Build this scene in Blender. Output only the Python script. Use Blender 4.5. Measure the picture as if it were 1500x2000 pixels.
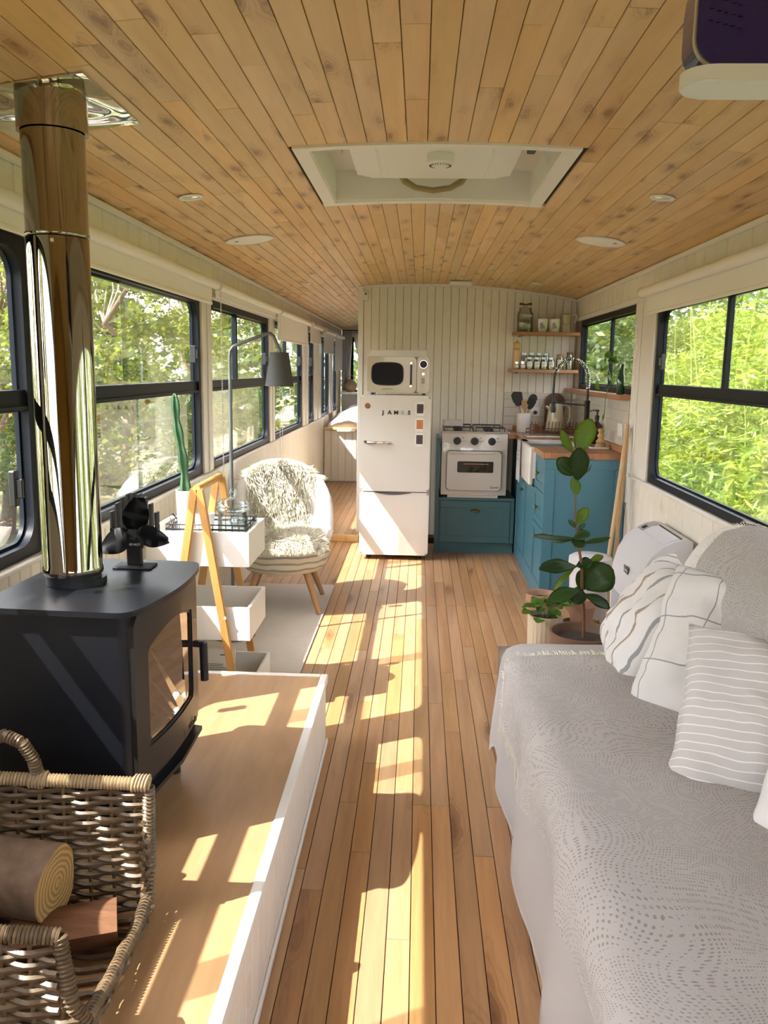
import bpy, bmesh, math, random
import numpy as np
from mathutils import Vector, Matrix, noise as mnoise
for o in list(bpy.data.objects): bpy.data.objects.remove(o, do_unlink=True)
S = bpy.context.scene
COL = S.collection
random.seed(7)
PI = math.pi

# ------------------------------------------------------------------ camera, sky, sun, exposure
cd = bpy.data.cameras.new('camera'); cam = bpy.data.objects.new('camera', cd); COL.objects.link(cam)
cd.sensor_fit = 'VERTICAL'; cd.sensor_height = 36.0; cd.lens = 36.0*1645.0/2000.0
cd.clip_start = 0.02; cd.clip_end = 300
R = Matrix(((0.998979, -0.022126, 0.039378), (0.042519, 0.166483, -0.985127), (0.015241, 0.985796, 0.167254)))
cam.matrix_world = Matrix.Translation((0, 0, 1.48)) @ R.to_4x4()
S.camera = cam
SUN = Vector((1.0, .54, -1.40)).normalized()
w = bpy.data.worlds.new('World'); S.world = w; w.use_nodes = True
nt = w.node_tree; nt.nodes.clear()
sky = nt.nodes.new('ShaderNodeTexSky'); sky.sky_type = 'NISHITA'; sky.sun_disc = False
sky.sun_elevation = math.asin(-SUN.z); sky.sun_rotation = math.atan2(-SUN.x, -SUN.y)
sky.air_density = 1.0; sky.dust_density = 2.0; sky.ozone_density = 1.0
bgd = nt.nodes.new('ShaderNodeBackground'); bgd.inputs['Strength'].default_value = 1.40
hs = nt.nodes.new('ShaderNodeHueSaturation'); hs.inputs['Saturation'].default_value = .3
wo = nt.nodes.new('ShaderNodeOutputWorld')
nt.links.new(sky.outputs[0], hs.inputs['Color']); tn = nt.nodes.new('ShaderNodeMix'); tn.data_type = 'RGBA'; tn.blend_type = 'MULTIPLY'; tn.inputs[0].default_value = 1; tn.inputs[7].default_value = (1.02, .95, .97, 1)
nt.links.new(hs.outputs[0], tn.inputs[6]); nt.links.new(tn.outputs[2], bgd.inputs[0]); nt.links.new(bgd.outputs[0], wo.inputs[0])
ld = bpy.data.lights.new('sun', 'SUN'); ld.energy = 16.5; ld.angle = math.radians(.35); ld.color = (1, .955, .89)
sun = bpy.data.objects.new('sun', ld); COL.objects.link(sun)
sun.rotation_euler = SUN.to_track_quat('-Z', 'Y').to_euler(); sun.location = (-8, -4, 12)
vs = S.view_settings; vs.view_transform = 'Standard'; vs.look = 'None'; vs.gamma = 1.0; vs.use_curve_mapping = False
vs.exposure = 0.90

XL, XR, YK, YE = -1.2, 1.3, 7.3, 13.0
def zc(x): return 2.19 - .072*(x-.05)**2

# ------------------------------------------------------------------ materials
def L(nt, a, b): nt.links.new(a, b)
def newmat(name):
    m = bpy.data.materials.new(name); m.use_nodes = True
    return m, m.node_tree, m.node_tree.nodes['Principled BSDF']
def node(nt, t, **kw):
    n = nt.nodes.new(t)
    for k, v in kw.items(): setattr(n, k, v)
    return n
def ramp(nt, fac, stops):
    r = nt.nodes.new('ShaderNodeValToRGB')
    e = r.color_ramp.elements
    while len(e) < len(stops): e.new(.5)
    for i, (p, c) in enumerate(stops):
        e[i].position = p; e[i].color = (c[0], c[1], c[2], 1) if len(c) == 3 else c
    if fac is not None: L(nt, fac, r.inputs[0])
    return r.outputs[0]
def mix(nt, fac, a, b, mode='MIX'):
    n = nt.nodes.new('ShaderNodeMix'); n.data_type = 'RGBA'; n.blend_type = mode
    for v, i in ((fac, 0), (a, 6), (b, 7)):
        if isinstance(v, (int, float)): n.inputs[i].default_value = v
        elif isinstance(v, tuple): n.inputs[i].default_value = (*v[:3], 1)
        else: L(nt, v, n.inputs[i])
    return n.outputs[2]
def mth(nt, op, a, b=None, c=None):
    n = nt.nodes.new('ShaderNodeMath'); n.operation = op
    for i, v in enumerate((a, b, c)):
        if v is None: continue
        if isinstance(v, (int, float)): n.inputs[i].default_value = v
        else: L(nt, v, n.inputs[i])
    return n.outputs[0]
def coords(nt, scale=(1, 1, 1), kind='Object', rnd=False, loc=(0, 0, 0)):
    tc = nt.nodes.new('ShaderNodeTexCoord'); mp = nt.nodes.new('ShaderNodeMapping')
    mp.inputs['Scale'].default_value = scale; mp.inputs['Location'].default_value = loc
    L(nt, tc.outputs[kind], mp.inputs[0])
    if not rnd: return mp.outputs[0], None
    r = rand(nt)
    va = nt.nodes.new('ShaderNodeVectorMath'); va.operation = 'MULTIPLY_ADD'
    va.inputs[0].default_value = (1, 1, 1)
    cb = nt.nodes.new('ShaderNodeCombineXYZ')
    for i in range(3): L(nt, mth(nt, 'MULTIPLY', r, (61, 37, 83)[i]), cb.inputs[i])
    L(nt, cb.outputs[0], va.inputs[0]); va.inputs[1].default_value = (1, 1, 1); L(nt, mp.outputs[0], va.inputs[2])
    return va.outputs[0], r
def rand(nt):
    g = nt.nodes.new('ShaderNodeNewGeometry'); oi = nt.nodes.new('ShaderNodeObjectInfo')
    return mth(nt, 'FRACT', mth(nt, 'ADD', g.outputs['Random Per Island'], oi.outputs['Random']))
def noise(nt, vec, scale, detail=4, dist=0, rough=.5):
    n = nt.nodes.new('ShaderNodeTexNoise'); n.inputs['Scale'].default_value = scale
    n.inputs['Detail'].default_value = detail; n.inputs['Distortion'].default_value = dist; n.inputs['Roughness'].default_value = rough
    if vec is not None: L(nt, vec, n.inputs['Vector'])
    return n.outputs['Fac']
def voro(nt, vec, scale, feature='F1'):
    n = nt.nodes.new('ShaderNodeTexVoronoi'); n.feature = feature; n.inputs['Scale'].default_value = scale
    if vec is not None: L(nt, vec, n.inputs['Vector'])
    return n
def bump(nt, b, h, strength=.3, dist=.01):
    n = nt.nodes.new('ShaderNodeBump'); n.inputs['Strength'].default_value = strength; n.inputs['Distance'].default_value = dist
    L(nt, h, n.inputs['Height']); L(nt, n.outputs[0], b.inputs['Normal'])
def mat(name, col, rough=.5, metal=0., bumps=None, var=0., spec=None, coat=0.):
    m, nt, b = newmat(name)
    b.inputs['Base Color'].default_value = (*col, 1); b.inputs['Roughness'].default_value = rough; b.inputs['Metallic'].default_value = metal
    if spec is not None: b.inputs['Specular IOR Level'].default_value = spec
    if coat: b.inputs['Coat Weight'].default_value = coat
    if bumps or var:
        v, _ = coords(nt)
        sc, st = bumps or (30, .0)
        n = noise(nt, v, sc, 5)
        if var: L(nt, mix(nt, n, tuple(c*(1-var) for c in col), tuple(min(1, c*(1+var)) for c in col)), b.inputs['Base Color'])
        if st: bump(nt, b, n, st, .004)
    return m
def wood(name, c1, c2, scale=(16, 1.2, 16), rough=.45, vary=.25, knots=0., knotcol=(.12, .05, .02), kscale=(9, 2.6, 9), bumpv=.12, warm=.008):
    m, nt, b = newmat(name)
    v, r = coords(nt, scale, rnd=True)
    g = noise(nt, v, 1.0, 7, .6, .6)
    g2 = noise(nt, v, 5.0, 3, .2, .6)
    f = mth(nt, 'ADD', mth(nt, 'MULTIPLY', g, .75), mth(nt, 'MULTIPLY', g2, .25))
    c = ramp(nt, f, [(.3, c1), (.5, tuple((a+b_)/2 for a, b_ in zip(c1, c2))), (.72, c2)])
    hsv = nt.nodes.new('ShaderNodeHueSaturation'); L(nt, c, hsv.inputs['Color'])
    L(nt, mth(nt, 'MULTIPLY_ADD', r, vary, 1-vary*.55), hsv.inputs['Value'])
    L(nt, mth(nt, 'MULTIPLY_ADD', mth(nt, 'FRACT', mth(nt, 'MULTIPLY', r, 7.31)), -warm, .5+warm*.5), hsv.inputs['Hue'])
    L(nt, mth(nt, 'MULTIPLY_ADD', mth(nt, 'FRACT', mth(nt, 'MULTIPLY', r, 13.7)), .18, .88), hsv.inputs['Saturation'])
    out = hsv.outputs[0]
    if knots:
        kv, _ = coords(nt, kscale, rnd=True)
        dn = nt.nodes.new('ShaderNodeVectorMath'); dn.operation = 'ADD'
        nn = nt.nodes.new('ShaderNodeTexNoise'); nn.inputs['Scale'].default_value = 2.0; L(nt, kv, nn.inputs['Vector'])
        sc = nt.nodes.new('ShaderNodeVectorMath'); sc.operation = 'SCALE'; sc.inputs['Scale'].default_value = .5; L(nt, nn.outputs['Color'], sc.inputs[0])
        L(nt, kv, dn.inputs[0]); L(nt, sc.outputs[0], dn.inputs[1])
        vo = voro(nt, dn.outputs[0], 1.0)
        sel = mth(nt, 'GREATER_THAN', nt_sep(nt, vo.outputs['Color']), 1-knots)
        k1 = ramp(nt, vo.outputs['Distance'], [(.05, (1, 1, 1)), (.30, (0, 0, 0))])
        k2 = mth(nt, 'MULTIPLY', k1, sel)
        out = mix(nt, mth(nt, 'MULTIPLY', k2, .8), out, knotcol)
        halo = mth(nt, 'MULTIPLY', ramp(nt, vo.outputs['Distance'], [(.2, (1, 1, 1)), (.62, (0, 0, 0))]), sel)
        ring = ramp(nt, mth(nt, 'SINE', mth(nt, 'MULTIPLY', vo.outputs['Distance'], 55)), [(.3, (0, 0, 0)), (.7, (1, 1, 1))])
        out = mix(nt, mth(nt, 'MULTIPLY', mth(nt, 'MULTIPLY', halo, ring), .35), out, knotcol)
        out = mix(nt, mth(nt, 'MULTIPLY', halo, .25), out, tuple(x*1.6 for x in knotcol))
    L(nt, out, b.inputs['Base Color']); b.inputs['Roughness'].default_value = rough
    if bumpv: bump(nt, b, f, bumpv, .002)
    return m
def nt_sep(nt, c):
    s = nt.nodes.new('ShaderNodeSeparateColor'); L(nt, c, s.inputs[0]); return s.outputs[0]
def glass(name, tint=(1, 1, 1), refl=.12, rough=0.02):
    m, nt, b = newmat(name); nt.nodes.remove(b)
    out = nt.nodes['Material Output']
    t = nt.nodes.new('ShaderNodeBsdfTransparent'); t.inputs[0].default_value = (*tint, 1)
    g = nt.nodes.new('ShaderNodeBsdfGlossy'); g.inputs['Roughness'].default_value = rough
    fr = nt.nodes.new('ShaderNodeLayerWeight'); fr.inputs[0].default_value = .25
    ms = nt.nodes.new('ShaderNodeMixShader')
    L(nt, mth(nt, 'MULTIPLY_ADD', fr.outputs['Fresnel'], .45 if refl < .2 else .7, refl*.35), ms.inputs[0])
    L(nt, t.outputs[0], ms.inputs[1]); L(nt, g.outputs[0], ms.inputs[2]); L(nt, ms.outputs[0], out.inputs[0])
    return m
def leafmat(name, cols, trans=.45, rough=.45):
    m, nt, b = newmat(name)
    r = rand(nt)
    c = ramp(nt, r, [(i/(len(cols)-1), k) for i, k in enumerate(cols)])
    L(nt, c, b.inputs['Base Color']); b.inputs['Roughness'].default_value = rough
    tr = nt.nodes.new('ShaderNodeBsdfTranslucent'); L(nt, mix(nt, .35, c, (.6, .75, .08)), tr.inputs[0])
    ms = nt.nodes.new('ShaderNodeMixShader'); ms.inputs[0].default_value = trans
    L(nt, b.outputs[0], ms.inputs[1]); L(nt, tr.outputs[0], ms.inputs[2]); L(nt, ms.outputs[0], nt.nodes['Material Output'].inputs[0])
    return m
M = {}
M['ceil'] = wood('ceiling pine', (.66, .40, .17), (.81, .55, .265), (14, 1.1, 14), .42, .17, .36, (.17, .065, .025), (17, 5.0, 17))
M['floor'] = wood('floor boards', (.33, .175, .08), (.52, .31, .15), (17, 1.0, 17), .34, .26, .2, (.10, .04, .02), (11, 2.2, 11), .2)
M['ply'] = wood('plywood', (.35, .20, .095), (.53, .33, .165), (7, .9, 7), .38, .05, .0)
M['paint'] = wood('white painted board', (.81, .755, .68), (.86, .81, .735), (9, 9, 1.1), .5, .05, .18, (.62, .55, .45), (5, 5, 2.5), .12, 0)
M['trim'] = mat('white trim paint', (.83, .80, .76), .4, bumps=(60, .05))
M['groove'] = mat('groove paint', (.56, .48, .38), .8)
M['dark'] = mat('dark gap', (.03, .02, .012), .9)
M['blackframe'] = mat('black window frame', (.005, .008, .014), .42, spec=.2)
M['rubber'] = mat('black rubber seal', (.01, .01, .012), .6)
M['glass'] = glass('window glass', (.95, .97, .95), .12)
M['clearglass'] = glass('clear glass', (.90, .95, .96), .35)
M['fabricwhite'] = mat('white blind fabric', (.86, .83, .77), .8, bumps=(400, .1))
M['steel'] = mat('polished steel', (.36, .325, .28), .035, 1.0)
def steelwave():
    m, nt, b = newmat('wavy polished steel')
    b.inputs['Base Color'].default_value = (.85, .86, .86, 1); b.inputs['Metallic'].default_value = 1; b.inputs['Roughness'].default_value = .05
    v, _ = coords(nt); bump(nt, b, noise(nt, v, 4.2, 1, .6), .9, .09); return m
M['steelwave'] = steelwave()
M['chrome'] = mat('chrome', (.75, .75, .75), .12, 1.0)
M['brass'] = mat('aged brass', (.42, .32, .16), .35, 1.0)
M['stove'] = mat('charcoal stove steel', (.008, .009, .014), .36, .1, bumps=(300, .03))
M['stovedoor'] = mat('stove door steel', (.035, .032, .032), .30, .5, bumps=(300, .03))
M['stoveglass'] = mat('dark fire glass', (.02, .015, .01), .03, 0., spec=1.0, coat=1.)
M['black'] = mat('black satin', (.012, .012, .014), .35)
M['blackmatte'] = mat('black matte', (.015, .015, .017), .7)
M['white'] = mat('white plastic', (.80, .79, .76), .35)
M['whitecool'] = mat('cool white plastic', (.66, .65, .69), .3)
M['enamel'] = mat('white enamel', (.66, .625, .575), .14, coat=.4)
M['cream'] = mat('cream enamel', (.52, .46, .34), .18, coat=.4)
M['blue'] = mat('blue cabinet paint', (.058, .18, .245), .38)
M['tealdark'] = mat('dark teal paint', (.056, .145, .165), .4)  # darker, greener tone than the sink cabinet's blue
M['butcher'] = wood('butcher block', (.24, .095, .034), (.42, .195, .078), (22, 2.2, 22), .32, .3, 0, bumpv=.05)
M['shelfwood'] = wood('orange shelf wood', (.34, .13, .035), (.48, .21, .07), (2, 20, 20), .4, .1)
M['pine'] = wood('oiled pine', (.55, .27, .07), (.70, .40, .13), (14, 14, 2), .38, .12)
M['oakleg'] = wood('oak leg', (.36, .18, .07), (.48, .26, .11), (20, 20, 3), .4, .1)
M['bamboo'] = wood('cane', (.50, .30, .12), (.62, .40, .18), (20, 20, 2), .4, .1)
M['greyfab'] = mat('grey lampshade', (.062, .062, .06), .75, bumps=(500, .15))
M['greymetal'] = mat('grey metal', (.16, .17, .18), .35, .6)
M['ceramic'] = mat('white ceramic', (.80, .78, .76), .15, coat=.5)
M['tile'] = mat('white glazed tile', (.70, .66, .58), .16, coat=.4)
M['grout'] = mat('grout', (.50, .46, .40), .8)
M['linen'] = mat('white linen', (.73, .70, .695), .85, bumps=(260, .2))
M['wool'] = mat('sheepskin wool', (.76, .72, .60), .8)
M['soil'] = mat('potting soil', (.035, .022, .014), .95, bumps=(60, .6), var=.4)
M['terracotta'] = mat('terracotta', (.42, .23, .15), .7, bumps=(80, .1), var=.08)
M['potbrown'] = mat('brown ceramic pot', (.16, .09, .06), .5, var=.1)
M['potcream'] = mat('cream ribbed pot', (.55, .46, .33), .55)
M['green'] = leafmat('fig leaf', [(.016, .05, .018), (.03, .08, .022), (.05, .12, .03)], .12, .3)
M['green2'] = leafmat('young fig leaf', [(.10, .20, .025), (.16, .26, .03)], .3, .35)
M['ivy'] = leafmat('trailing plant leaf', [(.04, .14, .02), (.09, .24, .03), (.16, .32, .05)], .3, .35)
M['cactus'] = mat('cactus skin', (.03, .105, .045), .5, bumps=(60, .1), var=.2)
M['bark'] = mat('bark', (.17, .11, .075), .9, bumps=(26, .9), var=.75)
M['palebark'] = mat('pale bark', (.34, .29, .22), .9, bumps=(40, .5), var=.3)
M['amber'] = mat('dark amber glass', (.03, .012, .008), .08, coat=.6)
M['microglass'] = mat('dark microwave glass', (.010, .010, .013), .3, spec=.12)
M['wick'] = wood('wicker', (.08, .048, .024), (.21, .14, .08), (30, 30, 30), .45, .5, 0, bumpv=.2)
M['wickpale'] = wood('pale wicker binding', (.32, .22, .12), (.48, .36, .21), (30, 30, 30), .4, .3, 0)
M['brownwood'] = wood('dark wood', (.10, .04, .02), (.17, .075, .035), (18, 18, 3), .4, .2)
M['paper'] = mat('paper', (.78, .74, .68), .8)
M['ink'] = mat('black ink', (.015, .015, .018), .6)
M['inkgreen'] = mat('pale green print', (.28, .40, .33), .6)
M['bluegloss'] = mat('dark blue gloss', (.012, .008, .13), .15, coat=.5)
M['greenbook'] = mat('green cover', (.01, .22, .12), .5)
M['rim'] = mat('grey label', (.08, .08, .08), .5)
M['spice'] = mat('ground spice', (.28, .14, .04), .9, var=.3)
M['herb'] = mat('dried herbs', (.20, .18, .06), .9, var=.3)
M['orangeprint'] = mat('orange print', (.5, .2, .08), .6, var=.4)
M['darkprint'] = mat('dark photo print', (.06, .035, .05), .5, var=.6)
M['stickerbrown'] = mat('brown sticker', (.28, .09, .04), .6, var=.3)

def stripes(name, base, specs, grid=None, rough=.85):
    """woven cloth with printed stripes. specs: (axis, period, width, offset, colour)"""
    m, nt, b = newmat(name)
    tc = nt.nodes.new('ShaderNodeTexCoord'); sp = nt.nodes.new('ShaderNodeSeparateXYZ'); L(nt, tc.outputs['Object'], sp.inputs[0])
    wv = noise(nt, tc.outputs['Object'], 7, 2)
    c = None; cur = base
    for ax, per, wd, off, colr in specs:
        t = mth(nt, 'ADD', sp.outputs[ax], mth(nt, 'MULTIPLY', wv, .03))
        t = mth(nt, 'FRACT', mth(nt, 'DIVIDE', mth(nt, 'ADD', t, off+10*per), per))
        f = mth(nt, 'LESS_THAN', t, wd/per)
        cur = mix(nt, f, cur, colr)
    L(nt, cur, b.inputs['Base Color']); b.inputs['Roughness'].default_value = rough
    bump(nt, b, noise(nt, tc.outputs['Object'], 320, 2), .25, .002)
    return m
M['chairstripe'] = stripes('striped seat canvas', (.66, .60, .48), [(2, .040, .013, 0., (.30, .31, .27))])
M['pilstripe'] = stripes('linen with broad grey stripes', (.66, .64, .625), [(0, .085, .012, .02, (.27, .27, .28)), (0, .17, .014, .02, (.33, .25, .19))])
M['pilgrid'] = stripes('linen with thin grid', (.66, .64, .625), [(0, .16, .0045, .05, (.28, .28, .30)), (1, .15, .0045, .07, (.28, .28, .30))])
M['pilfine'] = stripes('grey linen with fine white stripes', (.54, .515, .50), [(1, .022, .0028, 0, (.78, .77, .76))])
def crochet():
    m, nt, b = newmat('crochet blanket')
    tc = nt.nodes.new('ShaderNodeTexCoord'); v = tc.outputs['UV']
    nn = nt.nodes.new('ShaderNodeTexNoise'); nn.inputs['Scale'].default_value = 2.3; nn.inputs['Detail'].default_value = 1.0; L(nt, v, nn.inputs['Vector'])
    sc = nt.nodes.new('ShaderNodeVectorMath'); sc.operation = 'SCALE'; sc.inputs['Scale'].default_value = .42; L(nt, nn.outputs['Color'], sc.inputs[0])
    ad = nt.nodes.new('ShaderNodeVectorMath'); ad.operation = 'ADD'; L(nt, v, ad.inputs[0]); L(nt, sc.outputs[0], ad.inputs[1])
    sp = nt.nodes.new('ShaderNodeSeparateXYZ'); L(nt, ad.outputs[0], sp.inputs[0])
    jit = mth(nt, 'MULTIPLY', noise(nt, v, 45, 1), 1.6)
    sx_ = mth(nt, 'SINE', mth(nt, 'ADD', mth(nt, 'MULTIPLY', sp.outputs[0], 2*PI*118), jit)); sy_ = mth(nt, 'SINE', mth(nt, 'ADD', mth(nt, 'MULTIPLY', sp.outputs[1], 2*PI*98), jit))
    hole = mth(nt, 'GREATER_THAN', mth(nt, 'ADD', sx_, sy_), .95)
    n = nt.nodes.new('ShaderNodeTexNoise'); n.inputs['Scale'].default_value = 7; n.inputs['Detail'].default_value = 1; n.inputs['Distortion'].default_value = 1.8; L(nt, v, n.inputs['Vector'])
    band = mth(nt, 'LESS_THAN', mth(nt, 'FRACT', mth(nt, 'MULTIPLY', n.outputs['Fac'], 9)), .62)
    h = mth(nt, 'MULTIPLY', hole, band)
    knit = noise(nt, v, 240, 2)
    base = mix(nt, noise(nt, v, 3, 2), (.75, .71, .685), (.83, .79, .77))
    L(nt, mix(nt, mth(nt, 'MULTIPLY', h, .5), base, (.22, .185, .165)), b.inputs['Base Color'])  # shade in the lace holes is put into the colour
    b.inputs['Roughness'].default_value = .9
    hh = mth(nt, 'ADD', mth(nt, 'MULTIPLY', knit, .4), mth(nt, 'ADD', mth(nt, 'MULTIPLY', h, -1.2), mth(nt, 'MULTIPLY', band, -.25)))
    bump(nt, b, hh, .7, .004)
    return m
M['crochet'] = crochet()
def rugmat():
    m, nt, b = newmat('woven rug'); v, _ = coords(nt, (1, 1, 1))
    a = nt.nodes.new('ShaderNodeTexWave'); a.inputs['Scale'].default_value = 38; a.bands_direction = 'DIAGONAL'; L(nt, v, a.inputs[0])
    L(nt, mix(nt, mth(nt, 'MULTIPLY', a.outputs['Fac'], .9), (.58, .50, .44), (.76, .71, .66)), b.inputs['Base Color'])
    b.inputs['Roughness'].default_value = .95; bump(nt, b, a.outputs['Fac'], .6, .006); return m
M['rug'] = rugmat()
def endgrain():
    m, nt, b = newmat('log end grain'); v, _ = coords(nt, (1, 1, 1), loc=(0, .005, -.076))
    w_ = nt.nodes.new('ShaderNodeTexWave'); w_.wave_type = 'RINGS'; w_.rings_direction = 'X'; w_.inputs['Scale'].default_value = 28; w_.inputs['Distortion'].default_value = 3.; w_.inputs['Detail'].default_value = 3
    L(nt, v, w_.inputs[0])
    c = mix(nt, w_.outputs['Fac'], (.30, .17, .06), (.52, .34, .14))
    L(nt, c, b.inputs['Base Color']); b.inputs['Roughness'].default_value = .85; bump(nt, b, w_.outputs['Fac'], .3, .003); return m
M['endgrain'] = endgrain()
M['split'] = wood('split red wood', (.10, .036, .014), (.24, .095, .035), (5, 45, 45), .85, .2, 0, bumpv=1.)
def groundmat():
    m, nt, b = newmat('ground'); v, _ = coords(nt)
    n = noise(nt, v, 1.3, 6); 
    L(nt, ramp(nt, n, [(.35, (.06, .05, .03)), (.5, (.13, .13, .05)), (.65, (.22, .23, .09))]), b.inputs['Base Color']); b.inputs['Roughness'].default_value = .95
    bump(nt, b, noise(nt, v, 12, 6), .8, .1); return m
M['ground'] = groundmat()

# ------------------------------------------------------------------ mesh helpers
ORG = {}
def setp(o, label=None, cat=None, group=None, kind=None):
    if label: o['label'] = label
    if cat: o['category'] = cat
    if group: o['group'] = group
    if kind: o['kind'] = kind
    return o
def thing(name, label, cat, loc=(0, 0, 0), group=None, rz=0.):
    o = bpy.data.objects.new(name, None); COL.objects.link(o); o.empty_display_size = .05
    o.location = loc; o.rotation_euler = (0, 0, rz); ORG[o.name] = Vector(loc)
    return setp(o, label, cat, group)
def fin(name, bm, m, parent=None, smooth=None, label=None, kind=None, local=False):
    """mesh object from bm (world coordinates unless local, or rotated parent)."""
    bmesh.ops.recalc_face_normals(bm, faces=bm.faces)
    me = bpy.data.meshes.new(name)
    if parent is not None:
        if not local: bmesh.ops.translate(bm, vec=-ORG[parent.name], verts=bm.verts)
        org = None
    else:
        xs = [v.co for v in bm.verts]
        lo = Vector([min(c[i] for c in xs) for i in range(3)]); hi = Vector([max(c[i] for c in xs) for i in range(3)])
        org = Vector(((lo.x+hi.x)/2, (lo.y+hi.y)/2, lo.z))
        if not local: bmesh.ops.translate(bm, vec=-org, verts=bm.verts)
    bm.to_mesh(me); bm.free()
    o = bpy.data.objects.new(name, me); COL.objects.link(o)
    ms = m if isinstance(m, (list, tuple)) else [m]
    for k in ms: me.materials.append(k)
    if parent is not None:
        o.parent = parent; ORG[o.name] = ORG[parent.name].copy()
    elif not local:
        o.location = org; ORG[o.name] = org
    else: ORG[o.name] = Vector((0, 0, 0))
    if smooth: shade(o, smooth)
    return setp(o, label, None, None, kind)
def shade(o, ang=40):
    me = o.data
    me.polygons.foreach_set('use_smooth', [True]*len(me.polygons))
    a = math.radians(ang)
    bm = bmesh.new(); bm.from_mesh(me)
    for e in bm.edges:
        if len(e.link_faces) == 2 and e.calc_face_angle(0) > a: e.smooth = False
    bm.to_mesh(me); bm.free()
def top(o, label, cat, group=None): return setp(o, label, cat, group)
def struct(o): o['kind'] = 'structure'; return o
def NB(): return bmesh.new()
def box(bm, x0, x1, y0, y1, z0, z1, bev=0., seg=1, mi=0):
    r = bmesh.ops.create_cube(bm, size=1)
    vs = r['verts']
    for v in vs: v.co = Vector(((x0+x1)/2+v.co.x*(x1-x0), (y0+y1)/2+v.co.y*(y1-y0), (z0+z1)/2+v.co.z*(z1-z0)))
    fs = list({f for v in vs for f in v.link_faces})
    if bev > 0:
        es = list({e for v in vs for e in v.link_edges})
        r2 = bmesh.ops.bevel(bm, geom=es, offset=bev, segments=seg, affect='EDGES', profile=.5)
        fs = list(set(r2['faces']) | {f for f in fs if f.is_valid})
    for f in fs: f.material_index = mi
    return bm
def tube(bm, pts, r, n=8, cap=True, mi=0, closed=False):
    pts = [Vector(p) for p in pts]; k = len(pts)
    rs = r if isinstance(r, (list, tuple)) else [r]*k
    rings = []; up = None
    for i, p in enumerate(pts):
        if closed: t = (pts[(i+1) % k]-pts[i-1])
        else: t = pts[min(i+1, k-1)]-pts[max(i-1, 0)]
        t = t.normalized() if t.length > 1e-9 else Vector((0, 0, 1))
        if up is None:
            a = Vector((0, 0, 1)) if abs(t.z) < .9 else Vector((1, 0, 0))
            up = (a - t*a.dot(t)).normalized()
        else:
            up = up - t*up.dot(t)
            up = up.normalized() if up.length > 1e-6 else t.orthogonal().normalized()
        sd = t.cross(up)
        rings.append([bm.verts.new(p+(up*math.cos(2*PI*j/n)+sd*math.sin(2*PI*j/n))*rs[i]) for j in range(n)])
    fs = []
    rng = range(k) if closed else range(k-1)
    for i in rng:
        a, b = rings[i], rings[(i+1) % k]
        for j in range(n): fs.append(bm.faces.new((a[j], a[(j+1) % n], b[(j+1) % n], b[j])))
    if cap and not closed:
        fs.append(bm.faces.new(rings[0][::-1])); fs.append(bm.faces.new(rings[-1]))
    for f in fs: f.material_index = mi
    return bm
def lathe(bm, prof, c=(0, 0, 0), n=24, mi=0, sx=1., sy=1., cap=True):
    """prof: list of (r,z) bottom to top around the vertical through c"""
    rings = []
    for r, z in prof:
        rings.append([bm.verts.new((c[0]+max(r, 1e-4)*sx*math.cos(2*PI*j/n), c[1]+max(r, 1e-4)*sy*math.sin(2*PI*j/n), c[2]+z)) for j in range(n)])
    fs = []
    for a, b in zip(rings, rings[1:]):
        for j in range(n): fs.append(bm.faces.new((a[j], a[(j+1) % n], b[(j+1) % n], b[j])))
    if cap:
        fs.append(bm.faces.new(rings[0][::-1])); fs.append(bm.faces.new(rings[-1]))
    for f in fs: f.material_index = mi
    return bm
def rrect(w, h, r, seg=6, cx=0, cy=0):
    pts = []
    for (sx, sy, a0) in ((1, 1, 0), (-1, 1, 90), (-1, -1, 180), (1, -1, 270)):
        for i in range(seg+1):
            a = math.radians(a0+90*i/seg)
            pts.append((cx+sx*(w/2-r)+r*math.cos(a), cy+sy*(h/2-r)+r*math.sin(a)))
    return pts
def prism(bm, pts, to3, d0, d1, mi=0, bev=0.):
    """extrude the closed 2-D outline pts; to3(u,v,d) -> point"""
    a = [bm.verts.new(to3(u, v, d0)) for u, v in pts]; b = [bm.verts.new(to3(u, v, d1)) for u, v in pts]
    n = len(pts); fs = [bm.faces.new(a[::-1]), bm.faces.new(b)]
    for i in range(n): fs.append(bm.faces.new((a[i], a[(i+1) % n], b[(i+1) % n], b[i])))
    for f in fs: f.material_index = mi
    return bm
def ringprism(bm, po, pi_, to3, d0, d1, mi=0):
    n = len(po)
    A = [bm.verts.new(to3(u, v, d0)) for u, v in po]; B = [bm.verts.new(to3(u, v, d0)) for u, v in pi_]
    C = [bm.verts.new(to3(u, v, d1)) for u, v in po]; D = [bm.verts.new(to3(u, v, d1)) for u, v in pi_]
    for i in range(n):
        j = (i+1) % n
        for q in ((A[i], A[j], B[j], B[i]), (C[j], C[i], D[i], D[j]), (A[j], A[i], C[i], C[j]), (B[i], B[j], D[j], D[i])):
            bm.faces.new(q).material_index = mi
    return bm
XZ = lambda u, v, d: (u, d, v)
YZ = lambda u, v, d: (d, u, v)
XY = lambda u, v, d: (u, v, d)
_pl = {}
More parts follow.
